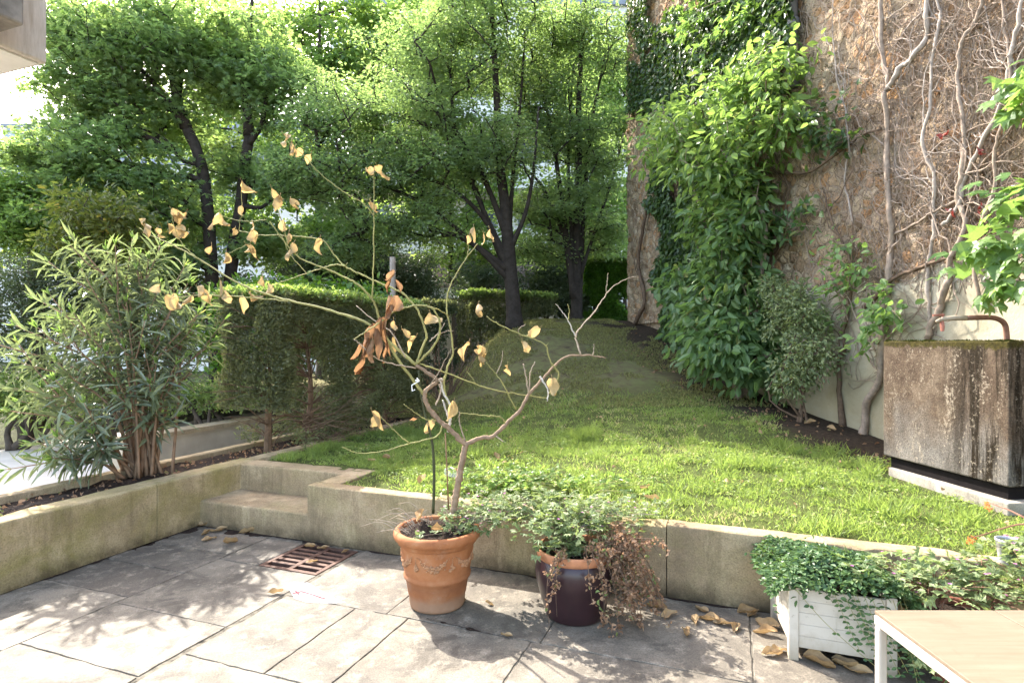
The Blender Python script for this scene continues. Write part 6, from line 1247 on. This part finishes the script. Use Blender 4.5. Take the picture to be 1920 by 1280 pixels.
# ------------------------------------------------------------------ grass, weeds
def on_lawn(n, u0, u1, v0, v1, pw=1.0):
    v = v0 + (v1 - v0) * rng.random(n) ** pw; u = rng.uniform(u0, u1, n); v = v + wsh(u) * np.clip((8 - v) / 4, 0, 1); X = u * CT + v * ST; Y = -u * ST + v * CT
    ok = (X < wallx(Y) - .12) & ~((u < -4.3) & (v < 7.85)) & ~((u < -2.95) & (v < 4.52)) & (Y > 1.5)
    rel = np.stack([X - A_[0], Y - A_[1]], -1); a = rel @ ax_; b = rel @ nx_; ok &= ~((a > -.03) & (a < 1.25) & (b > -.06) & (b < 1.2))
    return u[ok], v[ok], X[ok], Y[ok]
A_, ax_, nx_ = np.array([3.225, 5.10]), ax.copy() if False else nrm(np.array([.127, -1.145])), None
nx_ = np.array([-ax_[1], ax_[0]]); nx_ = nx_ if nx_[0] > 0 else -nx_
g = Geo()
def blades(n, region, pw, L, W, lim, clump, seed, tall=0.0):
    u, v, X, Y = on_lawn(n, *region, pw); d = fbm(X * 1.3, Y * 1.3, 4, seed); d2 = fbm(X * 5, Y * 5, 3, seed + 3)
    wd_ = wallx(Y) - X; bare = smooth((wd_ - .35 - .9 * fbm(X * 2.2, Y * 2.2, 3, 7)) / .35)
    px = X / Y * F + CX; far = smooth((8.7 - Y + 1.8 * (d - .45)) / 1.6)
    dens = np.clip((d2 - clump) * 6, .12, 1) * bare * (far if lim else 1); ok = rng.random(len(X)) < dens; X, Y, d, d2 = X[ok], Y[ok], d[ok], d2[ok]; m = len(X)
    tuft = smooth((fbm(X * 3.6, Y * 3.6, 3, seed + 11) - .52) / .12)
    l = L * rng.uniform(.5, 1.3, m) * (1 + tall * tuft); Dd = nrm(UP * rng.uniform(.45, 1.1, m)[:, None] + rng.normal(0, .55, (m, 3)) * [1, 1, 0]); C = np.stack([X, Y, lawn_z(X, Y) - .004], -1)
    leaves(g, C, Dd, nrm(rng.normal(size=(m, 3)) * [1, 1, .2] + UP * .1), l, W * rng.uniform(.7, 1.3, m), 'quad', np.clip(rng.random(m) * .78 + .55 * (d - .42) * 2 - .16 * tuft + (rng.random(m) < .05) * .4, 0, 1))
blades(230000, (-4.3, 5.5, 3.95, 6.6), .8, .045, .0058, False, .36, 3, 2.0)
blades(150000, (-4.3, 5.5, 6.0, 10.5), .8, .048, .0085, True, .38, 5, 1.4)
# clover and other small round leaves
u, v, X, Y = on_lawn(36000, -4.2, 4.5, 3.96, 6.5, .55); k = fbm(X * 2.4, Y * 2.4, 3, 77) > .47; X, Y = X[k], Y[k]; m = len(X)
leaves(g, np.stack([X, Y, lawn_z(X, Y) + rng.uniform(.012, .05, m)], -1), nrm(rng.normal(size=(m, 3)) * [1, 1, .2]), nrm(UP + .4 * rng.normal(size=(m, 3))), rng.uniform(.014, .032, m), rng.uniform(.013, .026, m), 'quad', rng.uniform(.3, .95, m))
o = g.build("lawn_grass", M['lf_grass'], None); o["kind"] = "stuff"; tag(o, "bright green grass and clover covering the raised lawn", "grass")
g = Geo(); u, v, X, Y = on_lawn(170000, -6, 5, 6.5, 17, .8); d = fbm(X * 1.6, Y * 1.6, 4, 50); k = (d > .36) & (Y > 7.8) & ((wallx(Y) - X) > .35); X, Y = X[k], Y[k]; m = len(X)
leaves(g, np.stack([X, Y, lawn_z(X, Y) - .002], -1), nrm(UP * .8 + rng.normal(0, .8, (m, 3)) * [1, 1, .2]), rdir(m), rng.uniform(.025, .075, m), rng.uniform(.008, .022, m), 'quad'); o = g.build("moss_cover", M['lf_moss'], None); o["kind"] = "stuff"; tag(o, "brownish moss and sparse turf on the shaded mound", "moss")
# leafy weeds in the lawn edge behind the pots
c = P(960, 900, 4.55); c[2] = .44
t = thing("weed_clump", "bright leafy weed clump in the lawn between the two pots", "plant", c); g, gs = Geo(), Geo(); herb(g, gs, None, c, 70, (.22, .16), .14, .05); herb(g, gs, None, c + [.5, -.1, 0], 55, (.28, .1), .12, .045); herb(g, gs, None, c + [-.3, -.05, 0], 26, (.15, .08), .08, .04); gs.build("stem", M['greenstem'], t); g.build("foliage", M['lf_lime'], t)
# twigs and crumbs in the planting strip
g = Geo(); m = 800; u = rng.uniform(-5.04, -4.56, m); v = rng.uniform(-1, 7.8, m); C = np.stack([u * CT + v * ST, -u * ST + v * CT, .405 + .02 * rng.random(m)], -1)
leaves(g, C, rdir(m) * [1, 1, .3], nrm(UP + .5 * rdir(m)), rng.uniform(.012, .045, m), rng.uniform(.008, .022, m), 'dry1'); o = g.build("leaf_litter", M['lf_dead'], None); o["kind"] = "stuff"; tag(o, "brown leaf litter on the soil of the planting strip", "leaf litter")
g = Geo(); m = 260; s = rng.random(m); Y = 5 + 7 * s; X = wallx(Y) - .05 - 1.2 * rng.random(m); C = np.stack([X, Y, lawn_z(X, Y) + .01], -1)
leaves(g, C, rdir(m) * [1, 1, .3], nrm(UP + .5 * rdir(m)), rng.uniform(.025, .06, m), rng.uniform(.015, .035, m), 'dry1'); o = g.build("wall_foot_litter", M['lf_dead'], None); o["kind"] = "stuff"; tag(o, "dead leaves scattered on the bare soil along the foot of the ivy wall", "leaf litter")

g = Geo(); u, v, X, Y = on_lawn(150, -4.0, 4.5, 4.0, 8.5); m = len(X)
leaves(g, np.stack([X, Y, lawn_z(X, Y) + rng.uniform(.02, .05, m)], -1), rdir(m) * [1, 1, .3], nrm(UP + .5 * rdir(m)), rng.uniform(.02, .055, m), rng.uniform(.015, .035, m), 'dry3'); o = g.build("lawn_litter", M['lf_fallen'], None); o["kind"] = "stuff"; tag(o, "crumbs of dry leaves and straw strewn over the lawn", "leaf litter")
